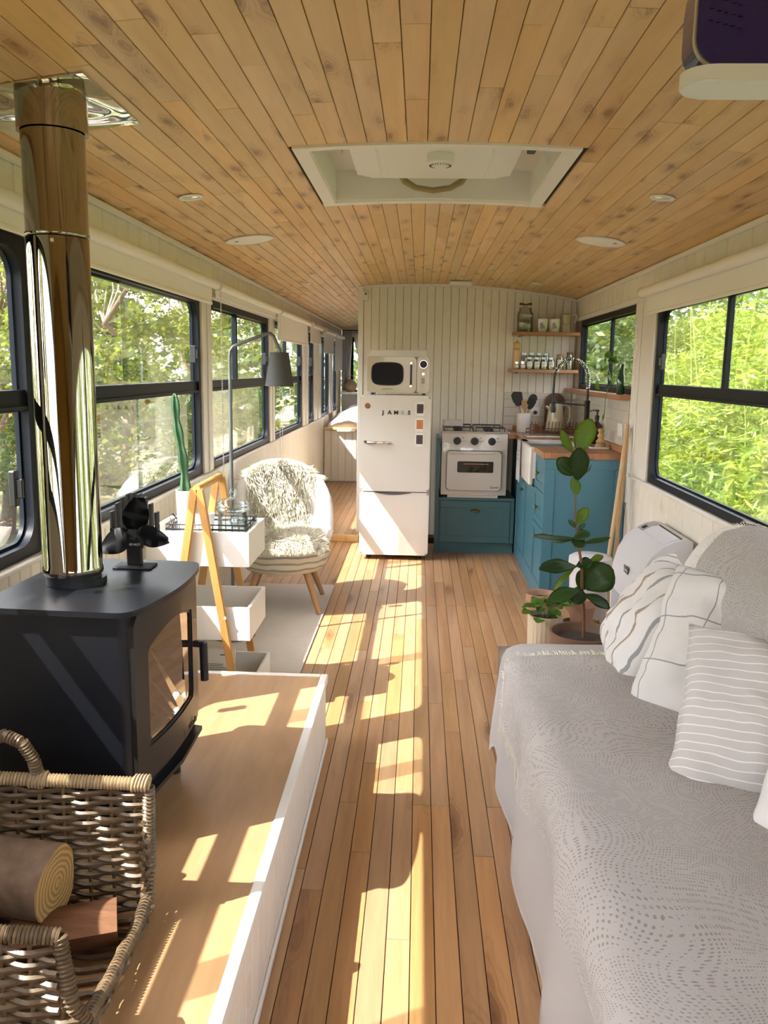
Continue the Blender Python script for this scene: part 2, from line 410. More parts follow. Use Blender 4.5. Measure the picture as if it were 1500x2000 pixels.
def plankmesh(Lh, W, T, c, m):
    """board lying along Y, face up (+Z), chamfered top; origin at the middle of its length and width, at the face"""
    key = (round(Lh, 3), round(W, 4), round(T, 4), c, m.name)
    if key in _pl: return _pl[key]
    x, y = W/2, Lh/2
    v = [(-x, -y, -T), (x, -y, -T), (x, y, -T), (-x, y, -T), (-x, -y, -c), (x, -y, -c), (x, y, -c), (-x, y, -c),
         (-x+c, -y+c*.6, 0), (x-c, -y+c*.6, 0), (x-c, y-c*.6, 0), (-x+c, y-c*.6, 0)]
    f = [(0, 3, 2, 1), (8, 9, 10, 11)]
    for i in range(4):
        j = (i+1) % 4
        f += [(i, j, 4+j, 4+i), (4+i, 4+j, 8+j, 8+i)]
    me = bpy.data.meshes.new('plank'); me.from_pydata(v, [], f); me.materials.append(m); me.update()
    _pl[key] = me; return me
def plank(name, parent, loc, rot, Lh, W, T, c, m):
    o = bpy.data.objects.new(name, plankmesh(Lh, W, T, c, m)); COL.objects.link(o)
    o.parent = parent; o.location = Vector(loc)-ORG[parent.name]; o.rotation_euler = rot
    return o
def text(s, size, loc, rot, m, name, parent=None, ext=.0008, align='CENTER', bold=0., spacing=1., sx=1.):
    cu = bpy.data.curves.new(name, 'FONT'); cu.body = s; cu.size = size; cu.extrude = ext; cu.align_x = align; cu.align_y = 'CENTER'
    cu.offset = bold; cu.space_character = spacing; cu.resolution_u = 3
    t = bpy.data.objects.new('tmp', cu); COL.objects.link(t)
    bpy.context.view_layer.update()
    me = bpy.data.meshes.new_from_object(t.evaluated_get(bpy.context.evaluated_depsgraph_get()))
    bpy.data.objects.remove(t); bpy.data.curves.remove(cu)
    me.materials.clear(); me.materials.append(m)
    o = bpy.data.objects.new(name, me); COL.objects.link(o)
    if parent is not None: o.parent = parent; o.location = Vector(loc)-ORG[parent.name]
    else: o.location = loc
    o.rotation_euler = rot; o.scale = (sx, 1, 1)
    return o
FACE_CAM = (PI/2, 0, 0)       # lettering that faces -Y
# ================================================================== THE SETTING
def arch(bm, x0, x1, y0, y1, dz, th, n=16):
    a = []
    for i in range(n+1):
        x = x0+(x1-x0)*i/n; z = zc(x)+dz
        a.append([bm.verts.new((x, y, zz)) for y, zz in ((y0, z), (y1, z), (y1, z+th), (y0, z+th))])
    for p, q in zip(a, a[1:]):
        for k in range(4): bm.faces.new((p[k], p[(k+1) % 4], q[(k+1) % 4], q[k]))
    bm.faces.new(a[0]); bm.faces.new(a[-1][::-1]); return bm
# floor
bm = NB(); box(bm, XL-.06, XR+.06, -1.3, 7.15, -.08, -.013); floor = struct(fin('floor', bm, M['dark']))
bm = NB(); box(bm, XL-.06, XR+.06, 7.165, YE, -.08, .047); floor2 = struct(fin('floor', bm, M['dark']))
PW = .0635
rf = random.Random(3)
def rowsplit(y0, y1, lo, hi, rng):
    out = []; y = y0
    L0 = round(rng.uniform(.2, hi), 1)
    while y < y1-.02:
        l = min(L0, y1-y)
        if y1-(y+l) < .15: l = y1-y
        out.append((y, round(l, 3))); y += l; L0 = round(rng.uniform(lo, hi), 1)
    return out
i = 0; x = XL+PW/2
while x < XR:
    segs = []
    if x < -.37: segs = [(3.12, 7.15)]
    elif x < .42: segs = [(.9, 7.15)]
    elif x < .82: segs = [(3.0, 6.9)]
    else: segs = [(3.0, 5.4)]
    for a, b in segs:
        for y, l in rowsplit(a, b, .6, 1.9, rf):
            plank('floor_plank', floor, (x, y+l/2, rf.uniform(-.0006, .0006)), (0, 0, 0), l-.0022, PW-.0022, .0125, .0012, M['floor'])
    x += PW
x = XL+PW/2
while x < -.40:
    for y, l in rowsplit(7.165, 10.6, .5, 1.6, rf):
        plank('floor_plank', floor2, (x, y+l/2, .06+rf.uniform(-.0005, .0005)), (0, 0, 0), l-.0022, PW-.0022, .0125, .0012, M['floor'])
    x += PW
bm = NB(); box(bm, XL, -.505, 7.135, 7.163, -.0, .06, .003); t = struct(fin('trim_step', bm, M['ceil']))

# ceiling: backing shell, boards below it
HX0, HX1, HY0, HY1 = -.405, .475, 2.84, 3.76      # roof hatch opening
bm = NB()
arch(bm, XL, XR, -1.3, HY0, .012, .01); arch(bm, XL, XR, HY1, YE, .012, .01)
arch(bm, XL, HX0, HY0, HY1, .012, .01, 6); arch(bm, HX1, XR, HY0, HY1, .012, .01, 6)
ceiling = struct(fin('ceiling', bm, M['dark']))
bm = NB(); arch(bm, XL-.06, XR+.06, -1.3, YE+.06, .17, .03); struct(fin('trim_roof', bm, M['white']))
bm = NB(); nrow = int((XR-XL)/PW)
for k in range(nrow+1):
    x = XL+PW/2+k*PW
    if x+PW/2 > XR+.001: x = XR-PW/2
    tilt = math.atan(-.144*(x-.05))
    # plank mesh faces +Z: turn it over so that it faces down and follows the arch
    for a, b in ([(1.0, HY0-.012), (HY1+.012, 7.3)] if HX0-.02 < x < HX1+.02 else [(1.0, 7.3)]):
        for y, l in rowsplit(a, b, .4, 1.9, rf):
            plank('ceiling_plank', ceiling, (x, y+l/2, zc(x)+rf.uniform(-.0004, .0004)), (0, PI-tilt, 0), l-.0018, PW-.0018, .010, .0014, M['ceil'])
    if x < -.45:
        for y, l in rowsplit(7.3, YE, .5, 1.9, rf):
            plank('ceiling_plank', ceiling, (x, y+l/2, zc(x)), (0, PI-tilt, 0), l-.0018, PW-.0018, .010, .0014, M['ceil'])
    box(bm, x-PW/2+.001, x+PW/2-.001, -1.2, .998, zc(x), zc(x)+.01)
o = fin('ceiling_planks_behind', bm, M['ceil'], ceiling, kind='stuff')

# walls -----------------------------------------------------------
def wallboards(parent, side, y0, y1, z0, z1, wd, near=None):
    y = y0
    while y < y1-.01:
        l = min(wd, y1-y)
        X = XL if side == 'L' else XR
        # board: length runs up (Z), face to the room
        rot = (PI/2, 0, PI/2) if side == 'L' else (PI/2, 0, -PI/2)
        plank('board', parent, (X, y+l/2, (z0+z1)/2), rot, z1-z0, l-(.006 if wd > .1 else .004), .010, .004, M['paint'])
        y += wd
SILL_L, TOP_L, SILL_R, TOP_R = .88, 1.86, .865, 1.865
WINL = [(-1.1, -.15), (.12, 1.92), (1.99, 2.62), (2.79, 4.67), (4.88, 6.77), (7.0, 8.7), (9.12, 9.62), (10.3, 11.25), (11.7, 12.3)]
WINR = [(-1.1, .35), (.60, 2.62), (2.84, 4.85)]
bm = NB(); box(bm, XL-.06, XL-.012, -1.3, YE, -.05, SILL_L); box(bm, XL-.06, XL-.012, -1.3, YE, TOP_L, 2.27)
prev = -1.3
for a, b in WINL+[(YE, YE)]:
    box(bm, XL-.06, XL-.012, prev, a, SILL_L, TOP_L); prev = b
box(bm, XL-.06, XL-.012, .12, 1.92, SILL_L, 1.18)  # unseen strip added below the second window to block low sun
wl = struct(fin('wall_left', bm, M['groove']))
wallboards(wl, 'L', .9, 10.6, .0, SILL_L-.012, .07)
wallboards(wl, 'L', 1.0, YE, TOP_L+.03, 2.065, .14)
for a, b in zip([w_[1] for w_ in WINL[:-1]], [w_[0] for w_ in WINL[1:]]):     # posts between the windows
    bm = NB(); box(bm, XL-.012, XL+.002, a+.004, b-.004, SILL_L+.002, TOP_L, .003)
    c = (a+b)/2; box(bm, XL+.002, XL+.009, c-.012, c+.012, SILL_L+.002, TOP_L, .003)
    struct(fin('trim_post', bm, M['trim']))
bm = NB(); box(bm, XL-.045, XL+.014, -1.2, 10.58, SILL_L-.016, SILL_L+.002, .004); struct(fin('trim_sill_left', bm, M['trim']))
bm = NB(); box(bm, XL-.012, XL+.006, -1.2, YE, TOP_L, TOP_L+.035, .004); struct(fin('trim_head_left', bm, M['trim']))
bm = NB(); box(bm, XL, XL+.018, .9, YE, 2.050, 2.077, .006); struct(fin('trim_cornice_left', bm, M['trim']))
bm = NB(); box(bm, XR-.018, XR, .9, 7.29, 2.050, 2.077, .006); struct(fin('trim_cornice_right', bm, M['trim']))

bm = NB(); box(bm, XR+.012, XR+.06, -1.3, YE, -.05, SILL_R); box(bm, XR+.012, XR+.06, -1.3, YE, 1.895, 2.27)
prev = -1.3
for a, b in WINR:
    box(bm, XR+.012, XR+.06, prev, a, SILL_R, 1.895); prev = b
box(bm, XR+.012, XR+.06, prev, 5.30, SILL_R, 1.895); box(bm, XR+.012, XR+.06, 7.12, YE, SILL_R, 1.895)
box(bm, XR+.012, XR+.06, 5.30, 7.12, SILL_R, 1.345)
for a, b in WINR: box(bm, XR+.012, XR+.06, a, b, TOP_R, 1.895)
wr = struct(fin('wall_right', bm, M['groove']))
wallboards(wr, 'R', .9, 5.28, .0, SILL_R-.012, .14)
wallboards(wr, 'R', 1.0, 7.3, 1.93, 2.065, .14)
for a, b in ((.35, .60), (2.62, 2.84), (4.85, 5.30)):
    bm = NB(); box(bm, XR-.002, XR+.012, a+.004, b-.004, SILL_R+.002, 1.895, .003); c = (a+b)/2+(.06 if a > 4 else 0)
    box(bm, XR-.010, XR-.002, c-.014, c+.014, SILL_R+.002, 1.895, .003)
    struct(fin('trim_post', bm, M['trim']))
bm = NB(); box(bm, XR-.014, XR+.045, -1.2, 5.27, SILL_R-.018, SILL_R+.002, .004); struct(fin('trim_sill_right', bm, M['trim']))
bm = NB(); box(bm, XR-.006, XR+.012, -1.2, 7.29, 1.895, 1.93, .004); struct(fin('trim_head_right', bm, M['trim']))

# end wall of the kitchen, passage wall, rear wall, front wall behind the viewer
bm = NB(); box(bm, -.49, XR+.06, YK+.013, YK+.06, -.05, 2.2); box(bm, -.535, -.49, YK-.0, 10.3, -.05, 2.2)
wk = struct(fin('wall_kitchen', bm, M['groove']))
bw = .067; x = -.49
while x < XR-.001:
    l = min(bw, XR-x); zt = min(zc(x), zc(x+l))-.004
    plank('board', wk, (x+l/2, YK, zt/2), (PI/2, 0, 0), zt, l-.0026, .010, .0030, M['paint']); x += bw
bm = NB(); box(bm, -.535, -.492, YK-.012, YK+.02, 0, zc(-.5)-.003, .003); struct(fin('trim_corner', bm, M['trim']))
bm = NB()
for k in range(14):
    x0 = -.49+(XR+.49)*k/14; x1 = -.49+(XR+.49)*(k+1)/14
    v = [bm.verts.new(p) for p in ((x0, YK-.014, zc(x0)-.02), (x1, YK-.014, zc(x1)-.02), (x1, YK-.014, zc(x1)), (x0, YK-.014, zc(x0)),
                                   (x0, YK, zc(x0)-.02), (x1, YK, zc(x1)-.02), (x1, YK, zc(x1)), (x0, YK, zc(x0)))]
    for q in ((0, 1, 2, 3), (4, 7, 6, 5), (0, 4, 5, 1), (3, 2, 6, 7)): bm.faces.new([v[i] for i in q])
struct(fin('trim_arch', bm, M['trim']))
# rear wall with a window opening, front wall with a wide windscreen opening
bm = NB()
box(bm, XL, XR+.06, YE, YE+.06, 0, 1.12); box(bm, XL, XR+.06, YE, YE+.06, 1.95, 2.25)
box(bm, XL, -1.06, YE, YE+.06, 1.12, 1.95); box(bm, -.35, XR+.06, YE, YE+.06, 1.12, 1.95)
struct(fin('wall_rear', bm, M['trim']))
bm = NB()
box(bm, XL-.06, XR+.06, -1.36, -1.3, -.05, 1.15); box(bm, XL-.06, XR+.06, -1.36, -1.3, 1.75, 2.27)
box(bm, XL-.06, -.6, -1.36, -1.3, 1.15, 1.75); box(bm, .7, XR+.06, -1.36, -1.3, 1.15, 1.75); box(bm, .02, .08, -1.36, -1.3, 1.15, 1.75)
struct(fin('wall_front', bm, M['pine']))

# windows ---------------------------------------------------------
def bus_window(side, y0, y1, z0, z1, n, mull=None, mid=1.372, latch=True, slide=None, r=.085):
    X = XL if side == 'L' else XR
    s = -1 if side == 'L' else 1                   # outward
    a, b = sorted((X+s*.012, X+s*.058))
    W, H = y1-y0-.006, z1-z0-.006; cy, cz = (y0+y1)/2, (z0+z1)/2; fw = .037
    bm = NB()
    out = rrect(W, H, .012, 6, cy, cz); inn = rrect(W-2*fw, H-2*fw, min(r, W/3), 6, cy, cz)
    ringprism(bm, out, inn, YZ, a, b)
    inn2 = rrect(W-2*fw-.02, H-2*fw-.02, min(r, W/3)*.85, 6, cy, cz)
    ringprism(bm, inn, inn2, YZ, X+s*.040, X+s*.054)
    o = fin('window_%d' % n, bm, M['blackframe'], smooth=30); struct(o)
    if mid:
        bm = NB(); box(bm, X+s*.024, X+s*.052, y0+fw, y1-fw, mid-.028, mid+.028, .004); box(bm, X+s*.014, X+s*.03, y0+fw, y1-fw, mid-.036, mid-.022, .002)
        fin('mid_rail', bm, M['blackframe'], o)
    if mull:
        for q in (mull if isinstance(mull, (list, tuple)) else [mull]):
            bm = NB(); box(bm, X+s*.026, X+s*.05, q-.016, q+.016, (mid or z0+fw), z1-fw-.004, .003); fin('mullion', bm, M['blackframe'], o)
    g = M['glass']
    if mid:
        bm = NB(); box(bm, X+s*.047, X+s*.050, y0+fw, y1-fw, z0+fw, mid-.02); fin('glass_pane', bm, g, o)
        q = slide or cy
        bm = NB(); box(bm, X+s*.047, X+s*.050, y0+fw, q+.05, mid+.02, z1-fw); fin('glass_pane', bm, g, o)
        bm = NB(); box(bm, X+s*.036, X+s*.039, q-.05, y1-fw, mid+.02, z1-fw); fin('glass_pane', bm, g, o)
    else:
        bm = NB(); box(bm, X+s*.047, X+s*.050, y0+fw, y1-fw, z0+fw, z1-fw); fin('glass_pane', bm, g, o)
    if latch:
        ly = y1-fw-.06
        bm = NB(); box(bm, X+s*.016, X+s*.036, ly-.012, ly+.012, 1.50, 1.585, .004); box(bm, X+s*.004, X+s*.02, ly-.006, ly+.006, 1.52, 1.565, .003)
        fin('latch', bm, M['black'], o)
    return o
bus_window('L', -1.1, -.15, SILL_L, TOP_L, 1); bus_window('L', .12, 1.92, 1.18, TOP_L, 2, mull=None)  # second window's foot raised to shape the sun on stove and basket
w3 = bus_window('L', 1.99, 2.62, SILL_L, TOP_L, 3, latch=False)
bm = NB(); box(bm, XL-.036, XL-.014, 2.47, 2.50, 1.05, 1.16, .004); box(bm, XL-.02, XL+.004, 2.478, 2.492, 1.075, 1.135, .003); fin('latch', bm, M['black'], w3)
bus_window('L', 2.79, 4.67, SILL_L, TOP_L, 4, slide=3.55)
bus_window('L', 4.88, 6.77, SILL_L, TOP_L, 5, mull=5.66)
bus_window('L', 7.0, 8.7, SILL_L, TOP_L, 6, mull=7.75)
bus_window('L', 9.12, 9.62, SILL_L, TOP_L, 7)
bus_window('L', 10.3, 11.25, SILL_L, TOP_L, 8, mid=None, mull=[10.72, 10.80], latch=False)
bus_window('L', 11.7, 12.3, SILL_L, TOP_L, 9, mid=None, latch=False)
bus_window('R', -1.1, .35, SILL_R, TOP_R, 10); bus_window('R', .60, 2.62, SILL_R, TOP_R, 11, mull=1.6)
bus_window('R', 2.84, 4.85, SILL_R, TOP_R, 12, mull=3.80, mid=1.392)
bm = NB()
o = bus_window('R', 5.30, 7.12, 1.345, 1.895, 13, mid=None, mull=6.08, latch=False, r=.02)
bm = NB(); box(bm, XR-.075, XR+.012, 5.30, 7.29, 1.312, 1.345, .003); o = fin('window_ledge', bm, M['shelfwood']); struct(o); o.name = 'trim_window_ledge'
# rear window
bm = NB(); ringprism(bm, rrect(.71, .83, .01, 4, -.705, 1.535), rrect(.63, .75, .05, 4, -.705, 1.535), XZ, YE-.0, YE+.05); o = struct(fin('window_14', bm, M['blackframe']))
bm = NB(); box(bm, -1.02, -.39, YE+.02, YE+.024, 1.16, 1.91); fin('glass_pane', bm, M['glass'], o)
bm = NB(); box(bm, -.6, .02, -1.335, -1.33, 1.15, 1.75); box(bm, .08, .7, -1.335, -1.33, 1.15, 1.75); struct(fin('window_15', bm, M['glass']))

# kitchen wall tiles
def tiles(parent, pts_fn, u0, u1, v0, v1, tw, th, rot):
    r = 0; v = v0
    while v < v1-.01:
        h = min(th, v1-v); u = u0-(tw/2 if r % 2 else 0)
        while u < u1-.005:
            a, b = max(u, u0), min(u+tw, u1)
            if b-a > .012: plank('tile', parent, pts_fn((a+b)/2, v+h/2), rot, h-.003, b-a-.003, .006, .0018, M['tile'])
            u += tw
        v += th; r += 1
bm = NB(); box(bm, XR-.006, XR+.010, 5.30, 7.29, .955, 1.312); tl = struct(fin('wall_tiles_right', bm, M['grout']))
tiles(tl, lambda u, v: (XR-.011, u, v), 5.30, 7.285, .957, 1.311, .20, .072, (PI/2, 0, -PI/2))
bm = NB(); box(bm, .72, XR-.012, YK-.010, YK-.002, .955, 1.30); tl = struct(fin('wall_tiles_back', bm, M['grout']))
tiles(tl, lambda u, v: (u, YK-.015, v), .72, XR-.013, .957, 1.300, .20, .072, (PI/2, 0, 0))

# ================================================================== OUTDOORS
bm = NB(); box(bm, -40, 40, -20, 70, -1.3, -1.1); g = struct(fin('ground', bm, M['ground']))
M['canegreen'] = mat('green cane', (.20, .24, .06), .6)
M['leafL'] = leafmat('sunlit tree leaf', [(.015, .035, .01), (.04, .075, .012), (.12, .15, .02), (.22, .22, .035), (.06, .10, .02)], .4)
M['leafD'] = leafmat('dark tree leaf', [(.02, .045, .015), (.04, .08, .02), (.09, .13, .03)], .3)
M['leafR'] = leafmat('bamboo leaf', [(.05, .09, .012), (.11, .18, .02), (.22, .28, .035), (.33, .37, .06)], .45)
def leaves(name, centers, radii, n, ln, wd, m, seed, parent, droop=0., up=0.):
    rng = np.random.default_rng(seed)
    k = rng.integers(0, len(centers), n)
    d = rng.normal(size=(n, 3)); d /= np.linalg.norm(d, axis=1)[:, None]
    rad = np.array(radii)[k]*(rng.random(n)**.45)[:, None] if np.array(radii).ndim == 2 else (np.array(radii)[k]*(rng.random(n)**.45))[:, None]
    p = np.array(centers)[k]+d*rad
    t = rng.normal(size=(n, 3)); t[:, 2] = t[:, 2]*.5-droop+up; t /= np.linalg.norm(t, axis=1)[:, None]
    q = rng.normal(size=(n, 3)); sd = np.cross(t, q); sd /= np.linalg.norm(sd, axis=1)[:, None]
    nn = np.cross(t, sd)
    s = (.6+.8*rng.random(n))[:, None]
    a = p; b = p+t*ln*.45*s+sd*wd*.5*s+nn*wd*.15; c = p+t*ln*s; e = p+t*ln*.45*s-sd*wd*.5*s+nn*wd*.15
    co = np.stack([a, b, c, e], 1).reshape(-1, 3)
    me = bpy.data.meshes.new(name); me.vertices.add(4*n); me.vertices.foreach_set('co', (co-np.array(ORG[parent.name])).ravel())
    me.loops.add(4*n); me.loops.foreach_set('vertex_index', np.arange(4*n)); me.polygons.add(n)
    me.polygons.foreach_set('loop_start', np.arange(0, 4*n, 4)); me.update(calc_edges=True); me.materials.append(m)
    o = bpy.data.objects.new(name, me); COL.objects.link(o); o.parent = parent; o['kind'] = 'stuff'; return o
def tree(x, y, h, rad, n, ln, m, seed, label, trunk=M['bark'], dens=46, wd=.5):
    rr = random.Random(seed)
    t = thing('tree', label, 'tree', (x, y, -1.1), 'trees outside the left windows' if x < 0 else None)
    pts = [(x+rr.uniform(-.1, .1)*k, y+rr.uniform(-.1, .1)*k, -1.1+(h+1.1)*.8*k/6) for k in range(7)]
    bm = NB(); tube(bm, pts, [.12-.012*k for k in range(7)], 8); fin('trunk', bm, trunk, t, smooth=60)
    cs = []; rs = []
    bm = NB()
    for k in range(dens):
        a = rr.uniform(0, 2*PI); u = rr.random()
        zz = -1.0+(h+1.0)*u; rr_ = rad*(.35+.65*math.sin(PI*min(1, .15+.85*u))) * math.sqrt(rr.random())
        c = (x+rr_*math.cos(a), y+rr_*math.sin(a)*1.2, zz); cs.append(c); rs.append(rr.uniform(.22, .6))
        if k % 2 == 0:
            p0 = Vector(pts[min(6, int(u*6))]); p1 = Vector(c); mid = (p0+p1)/2+Vector((rr.uniform(-.2, .2), rr.uniform(-.2, .2), rr.uniform(-.3, .1)))
            tube(bm, [p0, mid, p1, p1+Vector((rr.uniform(-.4, .4), rr.uniform(-.4, .4), .3))], [.03, .018, .010, .004], 5)
    b = fin('branches', bm, M['palebark'] if seed % 2 else trunk, t)
    leaves('foliage', cs, rs, n, ln, ln*wd, m, seed, t)
    return t
k = 0
LL = ['leafy tree outside beside the viewer, left of the hearth', 'leafy tree nearest the stove side windows, pale yellow green', 'bushy tree seen through the window behind the flue', 'bright tree seen through the second window with pale twigs',
      'tree seen beyond the floor lamp window', 'tree beyond the lampshade, darker green', 'farthest tree row crown beyond the bed windows']
spots = [(-6.2, -2.6, 3.6), (-6.2, 3.0, 3.2), (-6.2, 8.0, 3.4), (-6.3, 12.5, 3.7), (-6.2, 17.5, 4.0), (-6.2, 23.5, 4.6), (-5.8, 31, 5.4)]
for k, (x, y, h) in enumerate(spots):
    tree(x, y, h, 2.0+.12*k, 15000, .09+.012*k, M['leafL'], 11+k, LL[k], dens=60)
LB = ['dark tall tree of the back row beside the viewer', 'dark tall tree in the back row behind the leafy tree near the stove', 'dark tall tree of the back row behind the flue window', 'dark tall tree of the back row behind the second window',
      'dark tall tree of the back row beyond the lamp', 'dark tall tree at the far end of the back row']
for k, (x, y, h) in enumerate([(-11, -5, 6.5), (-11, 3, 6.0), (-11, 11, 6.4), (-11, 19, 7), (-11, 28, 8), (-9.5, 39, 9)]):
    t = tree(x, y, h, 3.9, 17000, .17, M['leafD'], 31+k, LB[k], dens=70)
t = thing('bamboo_hedge', 'dense bright green bamboo hedge outside the right windows', 'hedge', (4.6, 9, -1.1))
rr = random.Random(5); cs = []; rs = []
bm = NB()
for k in range(620):
    y = -3+26*(k+rr.random())/620; u = rr.random(); x = 3.5+1.6*u*u+ .9*rr.random()+.8*max(0, y-12)/8; x = max(x, y/4.0); z = -1.1+(3.6 if y > 5 else 4.6)*u
    cs.append((x, y, z)); rs.append(rr.uniform(.25, .55))
for k in range(90):
    y = -2+20*rr.random(); x = max(4.0+1.5*rr.random(), y/3.8); hh = rr.uniform(1.6, 3.4)
    dx, dy = rr.uniform(-.8, .3), rr.uniform(-.6, .6)
    tube(bm, [(x, y, -1.1), (x+dx*.2, y+dy*.2, hh*.4), (x+dx*.5, y+dy*.5, hh*.8), (x+dx, y+dy, hh)], [.009, .007, .004, .0015], 5)
fin('canes', bm, M['canegreen'], t, kind='stuff')
leaves('foliage', cs, rs, 110000, .16, .032, M['leafR'], 77, t, droop=.3)
t = thing('tree', 'dark tree rising behind the bamboo hedge', 'tree', (9, 14, -1.1))
cs = [(7.2+2.5*rr.random(), -3+38*rr.random(), -1+7*rr.random()) for _ in range(240)]
bm = NB()
tube(bm, [(9, 14, -1.1), (9, 14.3, 2), (9.2, 14.2, 5)], [.2, .15, .08], 8); fin('trunk', bm, M['bark'], t)
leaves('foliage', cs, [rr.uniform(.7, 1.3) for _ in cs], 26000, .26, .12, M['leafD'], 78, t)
t = thing('shrub', 'shaded dark shrubs seen through the small kitchen window', 'shrub', (4.6, 21, -1.1))
cs = [(a_, max(a_*4.25+.5, b_), c_) for a_, b_, c_ in [(3.7+2.0*rr.random(), 16+14*rr.random(), -1+6*rr.random()) for _ in range(170)]]
leaves('foliage', cs, [rr.uniform(.4, .8) for _ in cs], 26000, .16, .08, M['leafD'], 81, t)  # their shade is put into the colour by darker leaves
t = thing('shrub', 'dark shrub outside the rear window', 'shrub', (-1, 17, -1.1))
cs = [(-5+9*rr.random(), 16+3*rr.random(), -1+5*rr.random()) for _ in range(70)]
leaves('foliage', cs, [rr.uniform(.5, .9) for _ in cs], 7000, .2, .1, M['leafD'], 79, t)
# ================================================================== HEARTH, STOVE, FLUE
PT = .285
hp = thing('hearth_platform', 'low plywood hearth platform with white boarded side under the stove', 'platform', (-.77, 2.0, 0))
bm = NB(); box(bm, XL+.004, -.352, .9, 3.15, .003, PT-.022); fin('core', bm, M['dark'], hp)
bm = NB(); box(bm, XL+.004, -.366, .9, 3.138, PT-.02, PT); fin('plywood_top', bm, M['ply'], hp)
bm = NB(); box(bm, -.366, -.338, .9, 3.166, PT-.03, PT+.003, .004, 2); box(bm, XL+.004, -.366, 3.138, 3.166, PT-.03, PT+.003, .004, 2); fin('white_edging', bm, M['trim'], hp)
y = .9
while y < 3.15:
    l = min(.07, 3.152-y); plank('board', hp, (-.345, y+l/2, (PT-.03)/2+.003), (PI/2, 0, PI/2), PT-.034, l-.0015, .010, .003, M['paint']); y += .07
x = XL+.01
while x < -.36:
    l = min(.07, -.352-x); plank('board', hp, (x+l/2, 3.158, (PT-.03)/2+.003), (PI/2, 0, PI), PT-.034, l-.0015, .008, .003, M['paint']); x += .07
bm = NB(); box(bm, -.344, -.336, .9, 3.16, .003, .022, .002); fin('base_bead', bm, M['trim'], hp)

def outline_stove(d, w, bow, r=.035, n=12):
    # plan: back at x=-d/2, front bowed at +d/2
    pts = []
    def arc(cx, cy, a0, a1, k=5):
        for i in range(k+1):
            a = math.radians(a0+(a1-a0)*i/k); pts.append((cx+r*math.cos(a), cy+r*math.sin(a)))
    arc(-d/2+r, -w/2+r, 270, 180); arc(-d/2+r, w/2-r, 180, 90)
    arc(d/2-r, w/2-r, 90, 20)
    for i in range(1, n): t = i/n; pts.append((d/2+bow*math.sin(PI*t), w/2-r*.4-(w-r*.8)*t))
    arc(d/2-r, -w/2+r, -20, -90); return pts[::-1]
st = thing('wood_stove', 'dark charcoal steel wood stove with arched glass door on the hearth platform', 'stove', (-.845, 2.15, PT), rz=math.radians(-3.0))
ZB, ZT = .135, .610
def SP(bm): return bm
bm = NB(); prism(bm, outline_stove(.36, .50, .008, .03), XY, ZB, ZT); fin('body', bm, M['stove'], st, smooth=35, local=True)
bm = NB(); prism(bm, outline_stove(.40, .545, .028, .045), XY, ZT, ZT+.014); fin('top_plate', bm, M['stove'], st, smooth=35, local=True)
bm = NB(); prism(bm, outline_stove(.33, .44, .0, .02), XY, .06, ZB); fin('base_plinth', bm, M['stove'], st, smooth=35, local=True)
for sx in (-1, 1):
    for sy in (-1, 1):
        bm = NB(); tube(bm, [(sx*.13, sy*.18, .0), (sx*.125, sy*.175, .06)], [.018, .022], 10); fin('foot', bm, M['stove'], st, smooth=40, local=True)
bm = NB(); ringprism(bm, rrect(.150, .150, .07, 8, -.055, -.01), rrect(.128, .128, .063, 8, -.055, -.01), XY, ZT+.014, ZT+.03); fin('flue_collar', bm, M['stove'], st, smooth=40, local=True)
# door on +x side: frame with arched opening
FX = lambda u, v, d: (d+.020*math.cos(u/.25*PI/2), u, v)
def doorpts(w, h, cz, arch_, n=10):
    p = [(-w/2, cz-h/2), (w/2, cz-h/2), (w/2, cz+h/2)]
    for i in range(1, n): t = i/n; p.append((w/2-w*t, cz+h/2+arch_*math.sin(PI*t)))
    p.append((-w/2, cz+h/2)); return p
bm = NB()
def resamp(p, n=44):
    q = []; m_ = len(p); seg = []
    P_ = [Vector(a) for a in p]; ln = [(P_[(i+1) % m_]-P_[i]).length for i in range(m_)]; T = sum(ln)
    for k in range(n):
        d = T*k/n; i = 0
        while d > ln[i]: d -= ln[i]; i += 1
        q.append(tuple(P_[i].lerp(P_[(i+1) % m_], d/ln[i])))
    return q
dz = (ZB+ZT)/2+.01
ringprism(bm, resamp(doorpts(.475, .44, dz, .0)), resamp(doorpts(.34, .26, dz-.005, .035)), FX, .172, .187); fin('door', bm, M['stovedoor'], st, smooth=30, local=True)
bm = NB(); prism(bm, resamp(doorpts(.345, .265, dz-.005, .036)), FX, .174, .180); fin('door_glass', bm, M['stoveglass'], st, local=True)
bm = NB(); ringprism(bm, resamp(doorpts(.345, .265, dz-.005, .036)), resamp(doorpts(.325, .245, dz-.005, .034)), FX, .179, .183); fin('glass_seal', bm, M['black'], st, local=True)
bm = NB(); box(bm, .195, .228, .172, .190, dz+.01, dz+.028, .003); tube(bm, [(.225, .181, dz+.024), (.227, .181, dz-.09)], .012, 12); fin('door_handle', bm, M['black'], st, smooth=40, local=True)
bm = NB(); prism(bm, [(-.02, -.225), (.035, -.215), (.050, 0), (.035, .215), (-.02, .225)], lambda u, v, d: (.17+u, v, d), ZB-.012, ZB+.0); fin('ash_lip', bm, M['stove'], st, local=True)
o = text('Ecosolis', .030, (0, 0, 0), (PI/2, 0, PI/2), M['ink'], 'lettering'); o.parent = st; o.location = (.2025, .125, ZB+.045); ORG[o.name] = Vector((0, 0, 0))
bm = NB(); ringprism(bm, rrect(.03, .03, .0149, 6, .045, ZB+.045), rrect(.024, .024, .0119, 6, .045, ZB+.045), YZ, .204, .206); box(bm, .204, .206, .035, .055, ZB+.043, ZB+.047); fin('emblem', bm, M['ink'], st, local=True)

